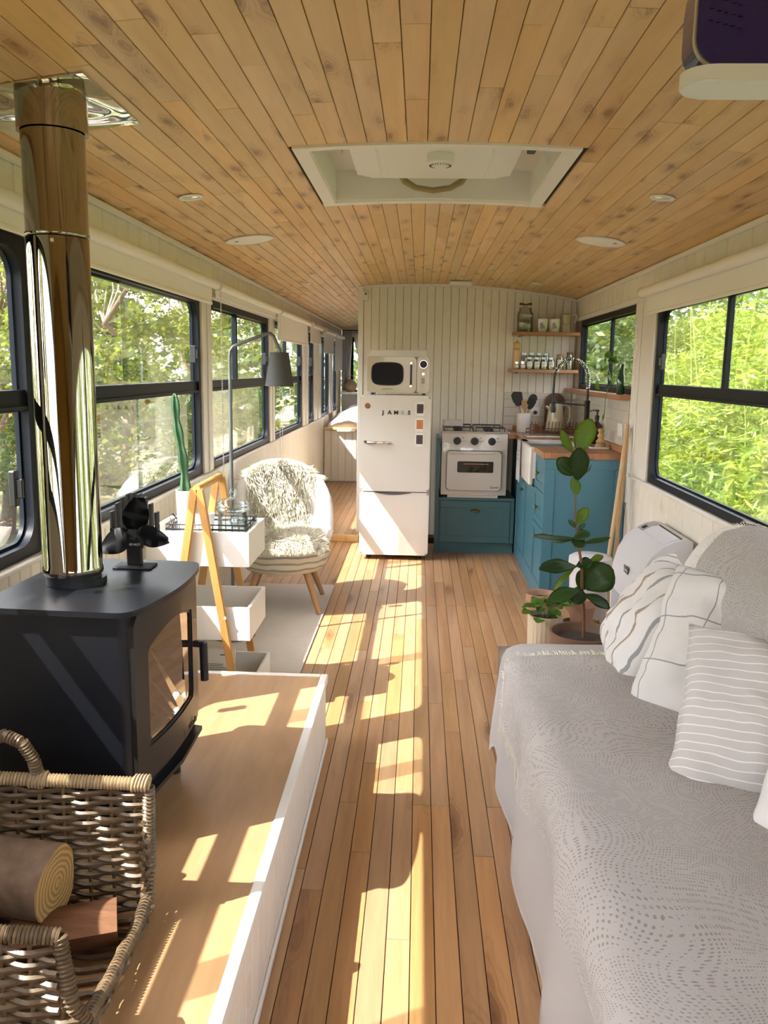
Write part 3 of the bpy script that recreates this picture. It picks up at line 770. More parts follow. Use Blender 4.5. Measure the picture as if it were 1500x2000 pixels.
fx, fy = -.905, 2.135
fl = thing('flue_pipe', 'polished steel flue pipe rising from the stove to the ceiling', 'flue pipe', (fx, fy, PT+ZT))
z0 = PT+ZT+.031
bm = NB(); lathe(bm, [(.070, z0-.0155), (.070, z0+.028)], (fx, fy, 0), 36); fin('stub', bm, M['stove'], fl, smooth=50)
bm = NB(); lathe(bm, [(.0745, z0+.012), (.0765, z0+.016), (.0765, z0+.03), (.0745, z0+.034), (.0745, 1.785)], (fx, fy, 0), 48); fin('lower_section', bm, M['steel'], fl, smooth=50)
bm = NB(); lathe(bm, [(.0745, 1.787), (.0765, 1.789), (.0765, 1.797), (.0750, 1.799), (.0750, 2.03)], (fx, fy, 0), 48); fin('upper_section', bm, M['steel'], fl, smooth=50)
bm = NB(); lathe(bm, [(.083, 2.032), (.083, 2.135)], (fx, fy, 0), 48); fin('ceiling_sleeve', bm, M['steel'], fl, smooth=50)
bm = NB(); tube(bm, [(fx+.02, fy-.0735, 1.772), (fx+.02, fy-.081, 1.772)], .005, 8); fin('rivet', bm, M['chrome'], fl)
bm = NB()
g_ = [[None]*13 for _ in range(13)]
for i in range(13):
    for j in range(13):
        x = -1.12+.335*i/12; y = 2.03+.40*j/12
        g_[i][j] = (bm.verts.new((x, y, zc(x)-.005)), bm.verts.new((x, y, zc(x)-.002)))
for i in range(12):
    for j in range(12):
        bm.faces.new((g_[i][j][0], g_[i][j+1][0], g_[i+1][j+1][0], g_[i+1][j][0])); bm.faces.new((g_[i][j][1], g_[i+1][j][1], g_[i+1][j+1][1], g_[i][j+1][1]))
for i in range(12):
    bm.faces.new((g_[i][0][0], g_[i+1][0][0], g_[i+1][0][1], g_[i][0][1])); bm.faces.new((g_[i][12][0], g_[i][12][1], g_[i+1][12][1], g_[i+1][12][0]))
    bm.faces.new((g_[0][i][0], g_[0][i][1], g_[0][i+1][1], g_[0][i+1][0])); bm.faces.new((g_[12][i][0], g_[12][i+1][0], g_[12][i+1][1], g_[12][i][1]))
o = fin('ceiling_plate', bm, M['steelwave'], smooth=60); top(o, 'wavy mirror-steel plate on the ceiling around the flue', 'plate')

# heat powered fan on the stove top
ZS = PT+ZT+.0145
f = thing('stove_fan', 'black heat-powered fan standing on the stove top behind the flue', 'fan', (-.80, 2.335, ZS))
X0, Y0 = -.805, 2.325
bm = NB(); box(bm, X0-.055, X0+.055, Y0-.035, Y0+.035, ZS, ZS+.006, .002); fin('base', bm, M['blackmatte'], f)
bm = NB(); box(bm, X0-.022, X0+.022, Y0-.008, Y0+.008, ZS+.006, ZS+.085, .003); box(bm, X0-.012, X0+.012, Y0+.008, Y0+.02, ZS+.006, ZS+.1, .003); fin('post', bm, M['stovedoor'], f)
bm = NB(); prism(bm, [(-.045, .058), (.030, .058), (.034, .070), (.028, .092), (-.008, .102), (-.040, .092), (-.05, .072)], lambda u, v, d: (X0+u, d, ZS+v), Y0-.020, Y0-.006); fin('name_plate', bm, M['black'], f)
o = text('WARNING HOT', .0095, (X0-.010, Y0-.0212, ZS+.070), FACE_CAM, M['white'], 'lettering', f)
for k in range(9):
    bm = NB(); u = -.064+.016*k; hh = .215-.055*(abs(k-4)/4)**2
    box(bm, X0+u-.0035, X0+u+.0035, Y0-.004, Y0+.024, ZS+.10, ZS+hh, .001); fin('cooling_fin', bm, M['black'], f)
bm = NB(); prism(bm, [(-.068, .098), (.068, .098), (.068, .112), (-.068, .112)], lambda u, v, d: (X0+u, d, ZS+v), Y0-.004, Y0+.020); fin('fin_bridge', bm, M['black'], f)
bm = NB(); tube(bm, [(X0+.012, Y0-.046, ZS+.108), (X0+.012, Y0, ZS+.108)], .016, 14); fin('motor', bm, M['black'], f, smooth=40)
for a in (-10, 78, 208):
    bm = NB(); ra = math.radians(a); n = 10; vs_ = []
    for i in range(n+1):
        t = i/n; rr_ = .012+.092*t; hw = .031*math.sin(PI*min(1, .12+.80*t**.8))+.003
        c = Vector((math.cos(ra), 0, math.sin(ra))); q = Vector((-math.sin(ra), 0, math.cos(ra)))
        p = Vector((X0+.012, Y0-.046, ZS+.108))+c*rr_
        row = []
        for s in (-1, 0, 1): row.append(bm.verts.new(p+q*hw*s+Vector((0, -.012*s-.006*(s == 0), 0))))
        vs_.append(row)
    for i in range(n):
        for j in range(2): bm.faces.new((vs_[i][j], vs_[i][j+1], vs_[i+1][j+1], vs_[i+1][j]))
    r_ = bmesh.ops.solidify(bm, geom=bm.faces[:], thickness=.0016)
    fin('fan_blade', bm, M['black'], f, smooth=60)

# ================================================================== LOG BASKET
bk = thing('log_basket', 'brown wicker log basket with cut-down front and wrapped handle beside the stove', 'basket', (-.8, 1.45, PT))
BX0, BX1, BY0, BY1, BZ = -1.06, -.565, 1.265, 1.655, PT+.004
bm = NB(); wkr = random.Random(9)
def strand(z, x0, x1, y, ax, ph, r=.0058):
    pts = []; n = max(2, int(abs(x1-x0)/.014))
    for i in range(n+1):
        t = x0+(x1-x0)*i/n; w_ = .0065*math.sin(PI*t/.052+ph); jz = wkr.uniform(-.0008, .0008)
        pts.append((t, y+w_, z+jz) if ax == 'x' else (y+w_, t, z+jz))
    tube(bm, pts, r*wkr.uniform(.85, 1.1), 5)
nr = 24; H1 = .305
for k in range(nr):
    z = BZ+.012+k*(H1-.02)/nr; ph = PI*(k % 2)
    strand(z, BX0, BX1, BY1, 'x', ph); strand(z, BY0, BY1, BX0, 'y', ph)
    if k < 17: strand(z, BX0, BX1-.03+.03*(k < 6), BY0, 'x', ph)
    if k < 4: strand(z, BY0, BY1, BX1, 'y', ph)
    if k >= 4:   # the cut-down side: short returns at the corners
        e = max(0, .05-.002*k)
        if e > .01: strand(z, BY1-e, BY1, BX1, 'y', ph)
for yy in [BY0+.03+i*.036 for i in range(10)]:
    strand(BZ+.006, BX0, BX1, yy, 'x', 0, .0062)
fin('weave', bm, M['wick'], bk, smooth=60, kind='stuff')
bm = NB()
x = BX0
while x <= BX1+.001:
    tube(bm, [(x, BY1, BZ), (x, BY1, BZ+H1)], .004, 5); tube(bm, [(x, BY0, BZ), (x, BY0, BZ+.215)], .004, 5); x += .052
for yy in [BY0+i*.052 for i in range(8)]:
    tube(bm, [(BX1, yy, BZ), (BX1, yy, BZ+.05)], .004, 5); tube(bm, [(BX0, yy, BZ), (BX0, yy, BZ+H1)], .004, 5)
fin('stakes', bm, M['wick'], bk, kind='stuff')
def wrapped(pts, r, pitch, wr, name, m):
    """rod with a strip wound round it"""
    P_ = [Vector(p) for p in pts]; ln = [0]
    for a, b in zip(P_, P_[1:]): ln.append(ln[-1]+(b-a).length)
    T = ln[-1]
    def at(s):
        for i in range(len(ln)-1):
            if s <= ln[i+1]+1e-9: return P_[i].lerp(P_[i+1], (s-ln[i])/max(1e-9, ln[i+1]-ln[i])), (P_[i+1]-P_[i]).normalized()
        return P_[-1], (P_[-1]-P_[-2]).normalized()
    bm = NB(); tube(bm, pts, r*.9, 8)
    n = int(T/pitch)
    for k in range(n+1):
        c, t = at(T*k/max(1, n)); u = t.orthogonal().normalized(); v = t.cross(u)
        ring = [c+(u*math.cos(2*PI*j/10)+v*math.sin(2*PI*j/10))*r+t*(pitch*.35*math.sin(2*PI*j/10)) for j in range(10)]
        tube(bm, ring, wr, 4, closed=True)
    return fin(name, bm, m, bk, smooth=60)
ZR = BZ+H1+.006
wrapped([(BX0, BY1, ZR), (BX1+.006, BY1, ZR-.002)], .0125, .0072, .0034, 'rear_rim', M['wickpale'])
wrapped([(BX0, BY0, ZR-.075), (BX1-.028, BY0, ZR-.078)], .0125, .0072, .0034, 'front_rim', M['wick'])
wrapped([(BX0, BY0, ZR-.07), (BX0, BY1, ZR)], .0125, .0085, .004, 'left_rim', M['wick'])
wrapped([(BX1-.026, BY0, ZR-.08), (BX1-.012, BY0+.004, BZ+.10), (BX1+.004, BY0+.02, BZ+.058), (BX1+.006, BY0+.12, BZ+.05), (BX1+.006, BY1-.10, BZ+.05), (BX1+.002, BY1-.03, BZ+.06), (BX1+.002, BY1-.004, BZ+.12), (BX1+.004, BY1, ZR-.01)], .0105, .0085, .004, 'side_rim', M['wick'])
hpts = [(-.80, BY1+.002, ZR), (-.808, BY1, ZR+.045), (-.83, BY1-.002, ZR+.083), (-.865, BY1-.004, ZR+.10), (-.90, BY1-.004, ZR+.088), (-.93, BY1-.002, ZR+.05), (-.945, BY1, ZR)]
wrapped(hpts, .0115, .0068, .0032, 'handle', M['wick'])
for hx in (-.80, -.945, BX1-.012):
    bm = NB()
    for k in range(5):
        ring = [(hx-.014+.007*k+.004*math.sin(a*2*PI/10), BY1+.017*math.cos(2*PI*a/10), ZR+.017*math.sin(2*PI*a/10)) for a in range(10)]
        tube(bm, ring, .0032, 4, closed=True)
    fin('binding', bm, M['wickpale'], bk, smooth=60)
# logs
def log(name, c, r, ln, ax, label, m=M['bark'], seed=0, n=22):
    rr = random.Random(seed); bm = NB(); ax = Vector(ax).normalized(); u = ax.orthogonal().normalized(); v = ax.cross(u); c = Vector(c)
    rad = [r*(1+.06*math.sin(3*2*PI*j/n+1)+rr.uniform(-.025, .025)) for j in range(n)]; rows = []
    for i in range(7):
        t = -ln/2+ln*i/6
        rows.append([bm.verts.new(c+ax*t+(u*math.cos(2*PI*j/n)+v*math.sin(2*PI*j/n))*rad[j]*(1+rr.uniform(-.015, .015))) for j in range(n)])
    for a, b in zip(rows, rows[1:]):
        for j in range(n): bm.faces.new((a[j], a[(j+1) % n], b[(j+1) % n], b[j]))
    f1 = bm.faces.new(rows[0][::-1]); f2 = bm.faces.new(rows[-1]); f1.material_index = f2.material_index = 1
    o = fin(name, bm, [m, M['endgrain']], smooth=50); return top(o, label, 'log', 'logs in the basket')
log('firewood_log', (-.84, 1.545, BZ+.150), .075, .25, (1, -.12, -.02), 'round log with bark and pale sawn end in the wicker basket', seed=1)
log('firewood_log', (-.935, 1.35, BZ+.058), .045, .22, (1, .1, 0), 'shaded round log under the big one at the left of the basket', seed=2)
def wedge(c, ln, r, ang, label, rz):
    bm = NB(); pts = [(0, 0)]
    for i in range(6): a = math.radians(-ang/2+ang*i/5); pts.append((r*math.cos(a), r*math.sin(a)))
    M_ = Matrix.Rotation(rz, 3, 'Z')
    prism(bm, pts, lambda u, v, d: tuple(Vector(c)+M_ @ Vector((d, v, u))), -ln/2, ln/2)
    o = fin('split_log', bm, M['split'], smooth=20); return top(o, label, 'log', 'logs in the basket')
wedge((-.69, 1.505, BZ+.012), .20, .092, 78, 'red-brown split log beside the round log in the basket', .35)

# ================================================================== PLANT TROLLEY
tr = thing('shelf_trolley', 'white three-tier tray stand with oiled pine A-frames beside the stove', 'shelf', (-.9, 3.58, 0))
TX0, TX1, TY0, TY1 = -1.13, -.695, 3.40, 3.76
mxx = -.905
def tray(z0, z1, x0=TX0, x1=TX1):
    t = .013; bm = NB()
    box(bm, x0, x1, TY0, TY0+t, z0, z1, .0015); box(bm, x0, x1, TY1-t, TY1, z0, z1, .0015)
    box(bm, x0, x0+t, TY0+t, TY1-t, z0, z1, .0015); box(bm, x1-t, x1, TY0+t, TY1-t, z0, z1, .0015)
    box(bm, x0+t, x1-t, TY0+t, TY1-t, z0, z0+.010); return fin('tray', bm, M['trim'], tr)
tray(.655, .802); bm = NB(); box(bm, TX0+.013, TX1-.013, TY0+.013, TY1-.013, .666, .7145); fin('tray_insert', bm, M['trim'], tr); tray(.335, .480, TX0+.03, TX1); tray(.045, .165, TX0+.03, TX1+.02)
for nm, yy in (('near', TY0-.012), ('far', TY1+.012)):
    for s in (-1, 1):
        bm = NB(); za = .985; a = Vector((mxx+s*.010, yy, za)); b = Vector((mxx+s*.165, yy, .004)); d = (b-a).normalized(); q = Vector((d.z, 0, -d.x))
        w_ = .0165
        vs_ = [bm.verts.new(p+Vector((0, e, 0))) for e in (-.011, .011) for p in (a+q*w_, a-q*w_, b-q*w_, b+q*w_)]
        for q_ in ((0, 1, 2, 3), (7, 6, 5, 4), (0, 4, 5, 1), (1, 5, 6, 2), (2, 6, 7, 3), (3, 7, 4, 0)): bm.faces.new([vs_[i] for i in q_])
        bmesh.ops.bevel(bm, geom=bm.edges[:], offset=.003, segments=2, affect='EDGES')
        fin('leg', bm, M['pine'], tr, smooth=40)
bm = NB(); tube(bm, [(mxx, TY0-.022, .985), (mxx, TY1+.022, .985)], .0165, 14); fin('top_rail', bm, M['pine'], tr, smooth=40)
for z in (.44, .755):
    bm = NB(); tube(bm, [(mxx+.11, TY0-.025, z), (mxx+.11, TY0-.022, z)], .006, 10); fin('screw_cap', bm, M['white'], tr)
# things on the trolley
ZTR = .715
o_ = thing('wire_tray', 'black wire basket tray in the top box of the stand', 'tray', (-.86, 3.58, ZTR))
bm = NB(); xa, xb, ya, yb = -1.06, -.72, 3.46, 3.70
ring = lambda z: [(xa, ya, z), (xb, ya, z), (xb, yb, z), (xa, yb, z)]
tube(bm, ring(ZTR+.085), .0045, 6, closed=True); tube(bm, ring(ZTR+.105), .003, 6, closed=True); tube(bm, ring(ZTR+.006), .003, 6, closed=True)
fin('rim_wires', bm, M['black'], o_, smooth=60)
bm = NB()
for i in range(13):
    x = xa+(xb-xa)*i/12
    for yy in (ya, yb): tube(bm, [(x, yy, ZTR+.005), (x, yy, ZTR+.105)], .0017, 5)
for i in range(1, 9):
    y = ya+(yb-ya)*i/9
    for xx in (xa, xb): tube(bm, [(xx, y, ZTR+.005), (xx, y, ZTR+.105)], .0017, 5)
for i in range(9): x = xa+(xb-xa)*i/8; tube(bm, [(x, ya, ZTR+.005), (x, yb, ZTR+.005)], .0017, 5)
fin('wire_mesh', bm, M['black'], o_, kind='stuff')
for xx in (xa, xb):
    bm = NB(); tube(bm, [(xx, 3.54, ZTR+.10), (xx+(.015 if xx > -.9 else -.015), 3.55, ZTR+.125), (xx+(.015 if xx > -.9 else -.015), 3.61, ZTR+.125), (xx, 3.62, ZTR+.10)], .003, 6); fin('handle', bm, M['black'], o_, smooth=60)
jx, jy, jz = -.80, 3.575, ZTR+.011
j = thing('glass_jar', 'wide clear glass jar with domed knobbed lid on the tray stand', 'jar', (jx, jy, jz))
bm = NB(); lathe(bm, [(.002, 0), (.058, 0), (.064, .006), (.066, .03), (.066, .11), (.062, .125), (.064, .135), (.060, .135), (.057, .124), (.062, .108), (.062, .03), (.058, .008), (.002, .005)], (jx, jy, jz), 32, cap=False); fin('bowl', bm, M['clearglass'], j, smooth=50)
bm = NB(); lathe(bm, [(.062, .137), (.072, .140), (.073, .150), (.066, .158), (.072, .163), (.070, .172), (.045, .188), (.016, .196), (.011, .202), (.017, .210), (.020, .222), (.015, .234), (.002, .238)], (jx, jy, jz), 32); fin('lid', bm, M['clearglass'], j, smooth=50)
px_, py_ = -1.01, 3.60
c = thing('potted_cactus', 'tall thin green cactus in a white conical pot on the tray stand', 'cactus', (px_, py_, ZTR))
bm = NB(); lathe(bm, [(.002, .008), (.034, .008), (.036, .011), (.044, .225), (.044, .232), (.040, .232), (.037, .205), (.002, .203)], (px_, py_, ZTR), 28, cap=False); fin('pot', bm, M['white'], c, smooth=45)
bm = NB(); lathe(bm, [(.038, .196), (.039, .212), (.002, .214)], (px_, py_, ZTR), 20); fin('soil', bm, M['soil'], c)
bm = NB(); rows = []; n = 10
path = [(0.0, .20), (-.004, .30), (-.010, .38), (-.024, .47), (-.034, .54), (-.037, .62), (-.040, .650)]
for i in range(25):
    t = i/24*(len(path)-1); a = int(min(t, len(path)-2)); u = t-a
    cx_ = path[a][0]*(1-u)+path[a+1][0]*u; cz_ = path[a][1]*(1-u)+path[a+1][1]*u
    rr_ = .0175*(1+.18*math.sin(i*1.1))*(1-.35*i/24) if i < 23 else (.007 if i == 23 else .002)
    rows.append([bm.verts.new((px_+cx_+rr_*(1.25 if k_ % 2 else .72)*math.cos(2*PI*k_/n), py_+rr_*(1.25 if k_ % 2 else .72)*math.sin(2*PI*k_/n), ZTR+cz_)) for k_ in range(n)])
for a, b in zip(rows, rows[1:]):
    for k_ in range(n): bm.faces.new((a[k_], a[(k_+1) % n], b[(k_+1) % n], b[k_]))
bm.faces.new(rows[-1]); fin('stem', bm, M['cactus'], c)
bm = NB(); lathe(bm, [(.002, 0), (.034, 0), (.040, .06), (.045, .12), (.040, .12), (.032, .02), (.002, .02)], (-.93, 3.60, ZTR+.011), 22, cap=False); o = fin('bowl', bm, M['ceramic'], smooth=45); top(o, 'small patterned white bowl on the wire tray between cactus pot and jar', 'bowl')
# magazine and books in the bottom box
bm = NB(); prism(bm, [(-.09, -.006), (.09, -.006), (.09, .006), (-.09, .006)], lambda u, v, d: (-.875+u+.05*(d-.06), 3.455+v+.10*(d-.06), d), .062, .275); mg = fin('magazine', bm, M['paper']); top(mg, 'open white printed magazine standing in the lowest box of the stand', 'magazine')
rr = random.Random(3); bm = NB()
for k in range(16):
    z = .085+.008*k; x0 = -.93+rr.uniform(0, .01); x1 = -.80-rr.uniform(0, .03); yy = 3.4485+.10*(z-.06)
    box(bm, x0, x1, yy-.0006, yy, z, z+.002)
fin('printed_lines', bm, M['ink'], mg, kind='stuff')
bm = NB(); box(bm, -.84, -.80, 3.466, 3.4668, .245, .249); box(bm, -.822, -.818, 3.466, 3.4668, .249, .262); fin('printed_mark', bm, M['ink'], mg)
bm = NB(); box(bm, -.785, -.715, 3.50, 3.515, .057, .15, .001); o = fin('book', bm, M['greenbook']); top(o, 'green covered book standing in the lowest box of the stand', 'book')
bm = NB(); box(bm, -1.06, -.99, 3.5, 3.516, .057, .23, .001); o = fin('book', bm, M['paper']); top(o, 'pale book at the left of the lowest box of the stand', 'book')

# ================================================================== TUB CHAIR, SHEEPSKIN, RUG, LAMP
bm = NB(); box(bm, -1.18, -.555, 3.20, 5.62, .002, .010, .003); o = fin('rug', bm, M['rug']); top(o, 'pale woven rug under the tub chair beside the hearth', 'rug')
CC = Vector((-.825, 5.12, .01)); CR = math.radians(14)
ch = thing('tub_chair', 'round tub chair with striped seat base and splayed oak legs on the rug', 'chair', CC, rz=CR)
bm = NB(); lathe(bm, [(.20, .235), (.240, .242), (.268, .28), (.280, .35), (.277, .405), (.24, .425), (.002, .435)], (0, 0, 0), 40); fin('seat', bm, M['chairstripe'], ch, smooth=50, local=True)
bm = NB(); n = 26; rows = []
for i in range(n+1):
    a = math.radians(-8+196*i/n)        # from right front round the back to left front
    hgt = .42+.40*max(0, math.sin(a))**.8+.05
    for_in = []
    pr = []
    for k in range(7):
        t = k/6; z = .33+(hgt-.33)*t; lean = .05*t+.09*t*t*max(0, math.sin(a))
        pr.append((.280+lean, z))
    inner = [(.245+.05*(k/6)+.09*(k/6)**2*max(0, math.sin(a)), .33+(hgt-.33)*k/6) for k in range(6, -1, -1)]
    mid = [(.265+.05+.09*max(0, math.sin(a)), hgt+.012)]
    rows.append([bm.verts.new((r_*math.cos(a)*.93, r_*math.sin(a)*.95, z)) for r_, z in pr+mid+inner])
for a, b in zip(rows, rows[1:]):
    m_ = len(a)
    for k in range(m_): bm.faces.new((a[k], a[(k+1) % m_], b[(k+1) % m_], b[k]))
bm.faces.new(rows[0][::-1]); bm.faces.new(rows[-1]); fin('backrest', bm, M['linen'], ch, smooth=50, local=True)
for a in (35, 125, 215, 305):
    ra = math.radians(a); bm = NB(); tube(bm, [(.20*math.cos(ra), .20*math.sin(ra), .262), (.325*math.cos(ra), .325*math.sin(ra), .0)], [.024, .015], 8); fin('leg', bm, M['oakleg'], ch, smooth=50, local=True)
# sheepskin: base hide + locks of wool
def path_pt(t):
    P_ = [(.335, .60), (.36, .80), (.315, .83), (.245, .64), (.185, .47), (.05, .445), (-.10, .445), (-.18, .447), (-.245, .44), (-.285, .415), (-.30, .395)]
    s = t*(len(P_)-1); i = min(int(s), len(P_)-2); u = s-i
    p0 = P_[max(i-1, 0)]; p1 = P_[i]; p2 = P_[i+1]; p3 = P_[min(i+2, len(P_)-1)]
    f = lambda a, b, c_, d: .5*((2*b)+(-a+c_)*u+(2*a-5*b+4*c_-d)*u*u+(-a+3*b-3*c_+d)*u**3)
    return f(p0[0], p1[0], p2[0], p3[0]), f(p0[1], p1[1], p2[1], p3[1])
def skin(s, t):
    y, z = path_pt(t); hw = .215+.05*math.sin(t*7)+(.03 if .5 < t < .8 else 0)
    if t > .88: hw *= 1-2.2*(t-.88)
    if t < .15: hw *= .75+t*1.6
    x = hw*s
    if t < .45: y -= (.25*x*x/.05)*.35*(1-t*1.6); z -= x*x*1.5*(1-t)
    else: z -= max(0, abs(x)-.20)*1.0
    return Vector((x, y, z))
bm = NB(); nu, nv = 14, 40
vv = [[bm.verts.new(skin(-1+2*i/nu, j/nv)+Vector((0, 0, .006))) for i in range(nu+1)] for j in range(nv+1)]
for j in range(nv):
    for i in range(nu): bm.faces.new((vv[j][i], vv[j][i+1], vv[j+1][i+1], vv[j+1][i]))
bmesh.ops.solidify(bm, geom=bm.faces[:], thickness=.006)
sk = thing('sheepskin', 'long-haired white sheepskin draped over the tub chair', 'sheepskin', CC, rz=CR)
fin('hide', bm, M['wool'], sk, smooth=70, local=True)
rr = random.Random(8); V_ = []; F_ = []
for k in range(21000):
    s = rr.uniform(-1, 1); t = rr.random()
    p = skin(s, t); e = .01
    dt = (skin(s, min(1, t+e))-skin(s, max(0, t-e))); ds = (skin(min(1, s+e), t)-skin(max(-1, s-e), t))
    nrm = dt.cross(ds).normalized()
    if nrm.z < -.1 and .2 < t < .85: nrm = -nrm
    if t > .2 and nrm.z < 0: nrm = -nrm
    if t <= .2 and nrm.y < 0 and t < .1: nrm = -nrm
    d1 = dt.normalized()
    fl_ = Vector((mnoise.noise(p*14)*1.2, mnoise.noise(p*14+Vector((9, 0, 0)))*1.2, 0))
    g1 = (nrm*.85+d1*.55+fl_*.6+Vector((rr.uniform(-.35, .35), rr.uniform(-.35, .35), rr.uniform(-.3, .3)))).normalized()
    if abs(s) > .85: g1 = (g1+Vector((.9*(1 if s > 0 else -1), 0, -.3))).normalized()
    L_ = rr.uniform(.034, .060); w_ = rr.uniform(.0016, .0030)
    sd = g1.cross(Vector((rr.uniform(-1, 1), rr.uniform(-1, 1), rr.uniform(-1, 1)))).normalized()
    q0 = p+Vector((0, 0, .006)); q1 = q0+g1*L_*.5; g2 = (g1+Vector((0, 0, -.55))+fl_*.5).normalized(); q2 = q1+g2*L_*.55
    b_ = len(V_)
    V_ += [q0-sd*w_, q0+sd*w_, q1-sd*w_*.8, q1+sd*w_*.8, q2]
    F_ += [(b_, b_+1, b_+3, b_+2), (b_+2, b_+3, b_+4)]
me = bpy.data.meshes.new('wool_locks'); me.from_pydata([tuple(v) for v in V_], [], F_); me.materials.append(M['wool'])
o = bpy.data.objects.new('wool_locks', me); COL.objects.link(o); o.parent = sk; o['kind'] = 'stuff'

lx, ly = -1.0, 4.45
lp = thing('floor_lamp', 'grey metal floor lamp with bent neck and conical grey shade', 'lamp', (lx, ly, .01))
bm = NB(); lathe(bm, [(.002, .010), (.115, .010), (.118, .014), (.112, .028), (.02, .034), (.002, .034)], (lx, ly, 0), 32, cap=False); fin('base', bm, M['greymetal'], lp, smooth=40)
neck = [(lx, ly, .03), (lx, ly, 1.34)]
bm = NB(); tube(bm, neck, .0105, 12); fin('pole', bm, M['greymetal'], lp, smooth=50)
bm = NB(); tube(bm, [(lx, ly, 1.30), (lx, ly, 1.53), (lx+.004, ly, 1.562), (lx+.02, ly, 1.585), (lx+.055, ly, 1.60), (lx+.19, ly, 1.650), (lx+.215, ly, 1.654), (lx+.232, ly, 1.640), (lx+.262, ly, 1.572)], .009, 10); fin('arm', bm, M['greymetal'], lp, smooth=60)
bm = NB(); tube(bm, [(lx, ly, 1.30), (lx, ly, 1.36)], .0125, 12); fin('joint', bm, M['greymetal'], lp, smooth=50)
bm = NB(); sc_ = (lx+.262, ly, 0)
lathe(bm, [(.075, 1.383), (.049, 1.558), (.0475, 1.558), (.0735, 1.383), (.075, 1.383)], sc_, 36, cap=False); fin('shade', bm, M['greyfab'], lp, smooth=40)
bm = NB(); tube(bm, [(lx+.262, ly, 1.575), (lx+.270, ly, 1.53)], .012, 10); tube(bm, [(lx+.225, ly, 1.555), (lx+.319, ly, 1.555)], .002, 6); fin('socket', bm, M['greymetal'], lp)
# ================================================================== SOFA AND CLOTHS
SX0, SX1, SY0, SY1, SZ = .345, 1.22, .15, 3.13, .468
so = thing('sofa', 'long sofa under white cotton covers along the right wall', 'sofa', (.8, 1.7, 0))
bm = NB(); box(bm, SX0+.02, SX1, SY0, SY1-.02, .03, .30, .02, 2); fin('base', bm, M['linen'], so, smooth=40)
for sx in (SX0+.08, SX1-.08):
    for sy in (SY0+.1, SY1-.1):
        bm = NB(); box(bm, sx-.02, sx+.02, sy-.02, sy+.02, .0, .032); fin('foot', bm, M['oakleg'], so)
def sheet(fn, nu, nv, name, m, parent=None, thick=.004, uv=None, smooth=75, label=None, down=False):
    bm = NB(); g = [[bm.verts.new(fn(i/nu, j/nv)) for i in range(nu+1)] for j in range(nv+1)]
    ul = bm.loops.layers.uv.new('UVMap')
    for j in range(nv):
        for i in range(nu):
            f = bm.faces.new((g[j][i], g[j][i+1], g[j+1][i+1], g[j+1][i]))
            for lp_, (a, b) in zip(f.loops, ((i, j), (i+1, j), (i+1, j+1), (i, j+1))):
                lp_[ul].uv = uv(a/nu, b/nv) if uv else (a/nu, b/nv)
    if thick: bmesh.ops.solidify(bm, geom=bm.faces[:], thickness=thick)
    o = fin(name, bm, m, parent, smooth=smooth)
    return o
nz = lambda x, y, s=1., k=0.: mnoise.noise(Vector((x*s, y*s, k)))
# seat profile across x: from skirt bottom (room side) up over the edge to the backrest
def seat_prof(s, y, lift=0., drop=.40, skirt_noise=1.):
    """s metres along the profile measured from the top front edge; negative runs down the skirt"""
    r = .045
    top_z = SZ+.012*math.sin((s)*4)+lift
    if s < 0:
        d = -s
        x = SX0-.012-.03*min(1, d/.3)+skirt_noise*.014*math.sin(y*11+nz(y, 0, 3)*3)*min(1, d/.12); z = SZ-r-d+lift*.3
        return Vector((x-lift, y, z))
    if s < r*1.57:
        a = s/r; return Vector((SX0-.010+r-r*math.cos(a)-lift*math.cos(a), y, SZ-r+r*math.sin(a)+lift*math.sin(a)))
    x = SX0-.010+r+(s-r*1.57)
    return Vector((x, y, top_z+.008*nz(x, y, 2.3)-.006*nz(x, y, 7)))
def cover(u, v):
    y = SY0+(SY1-SY0)*v; s = -.36+.36*u*(1/.42) if u < .42 else (u-.42)/.58*.66
    p = seat_prof(s, y)
    if v > .965:
        e = (v-.965)/.035; p.z -= .06*e*e; p.y -= .0
    return p
sheet(cover, 40, 90, 'seat_cover', M['linen'], so, .006)
def endcover(u, v):      # far end skirt
    x = SX0-.02+(SX1-SX0)*u; z = .03+(SZ-.065)*v
    return Vector((x, SY1+.010*math.sin(x*16)*(1-v)+.006, z))
sheet(endcover, 30, 12, 'end_skirt', M['linen'], so, .006)
# backrest: rounded upright cushion along the wall
bm = NB()
def bprof(y):
    e = 1.0
    if y > SY1-.28: e = math.sqrt(max(0., 1-((y-(SY1-.28))/.30)**2))
    return e
rows = []
for j in range(61):
    y = .30+(SY1+.015-.30)*j/60; e = bprof(y); hz = SZ+.03+(.50)*max(.12, e); row = []
    prof = [(.905, SZ-.03), (.895, SZ+.10), (.925, SZ+.28), (.965, SZ+.41), (1.015, SZ+.485), (1.09, SZ+.515), (1.17, SZ+.50), (1.225, SZ+.43), (1.24, SZ+.2), (1.24, SZ-.03)]
    for x, z in prof:
        zz = SZ-.03+(z-SZ+.03)*(.25+.75*e); xx = 1.09+(x-1.09)*(.80+.20*e)
        row.append(bm.verts.new((xx+.008*nz(y, z, 4), y, zz+.007*nz(y, x, 5, 3))))
    rows.append(row)
for a, b in zip(rows, rows[1:]):
    for k in range(len(a)-1): bm.faces.new((a[k], a[k+1], b[k+1], b[k]))
    bm.faces.new((a[-1], a[0], b[0], b[-1]))
bm.faces.new(rows[0]); bm.faces.new(rows[-1][::-1]); bo = fin('backrest', bm, M['linen'], so, smooth=70)
sb = bo.modifiers.new('s', 'SUBSURF'); sb.levels = sb.render_levels = 1
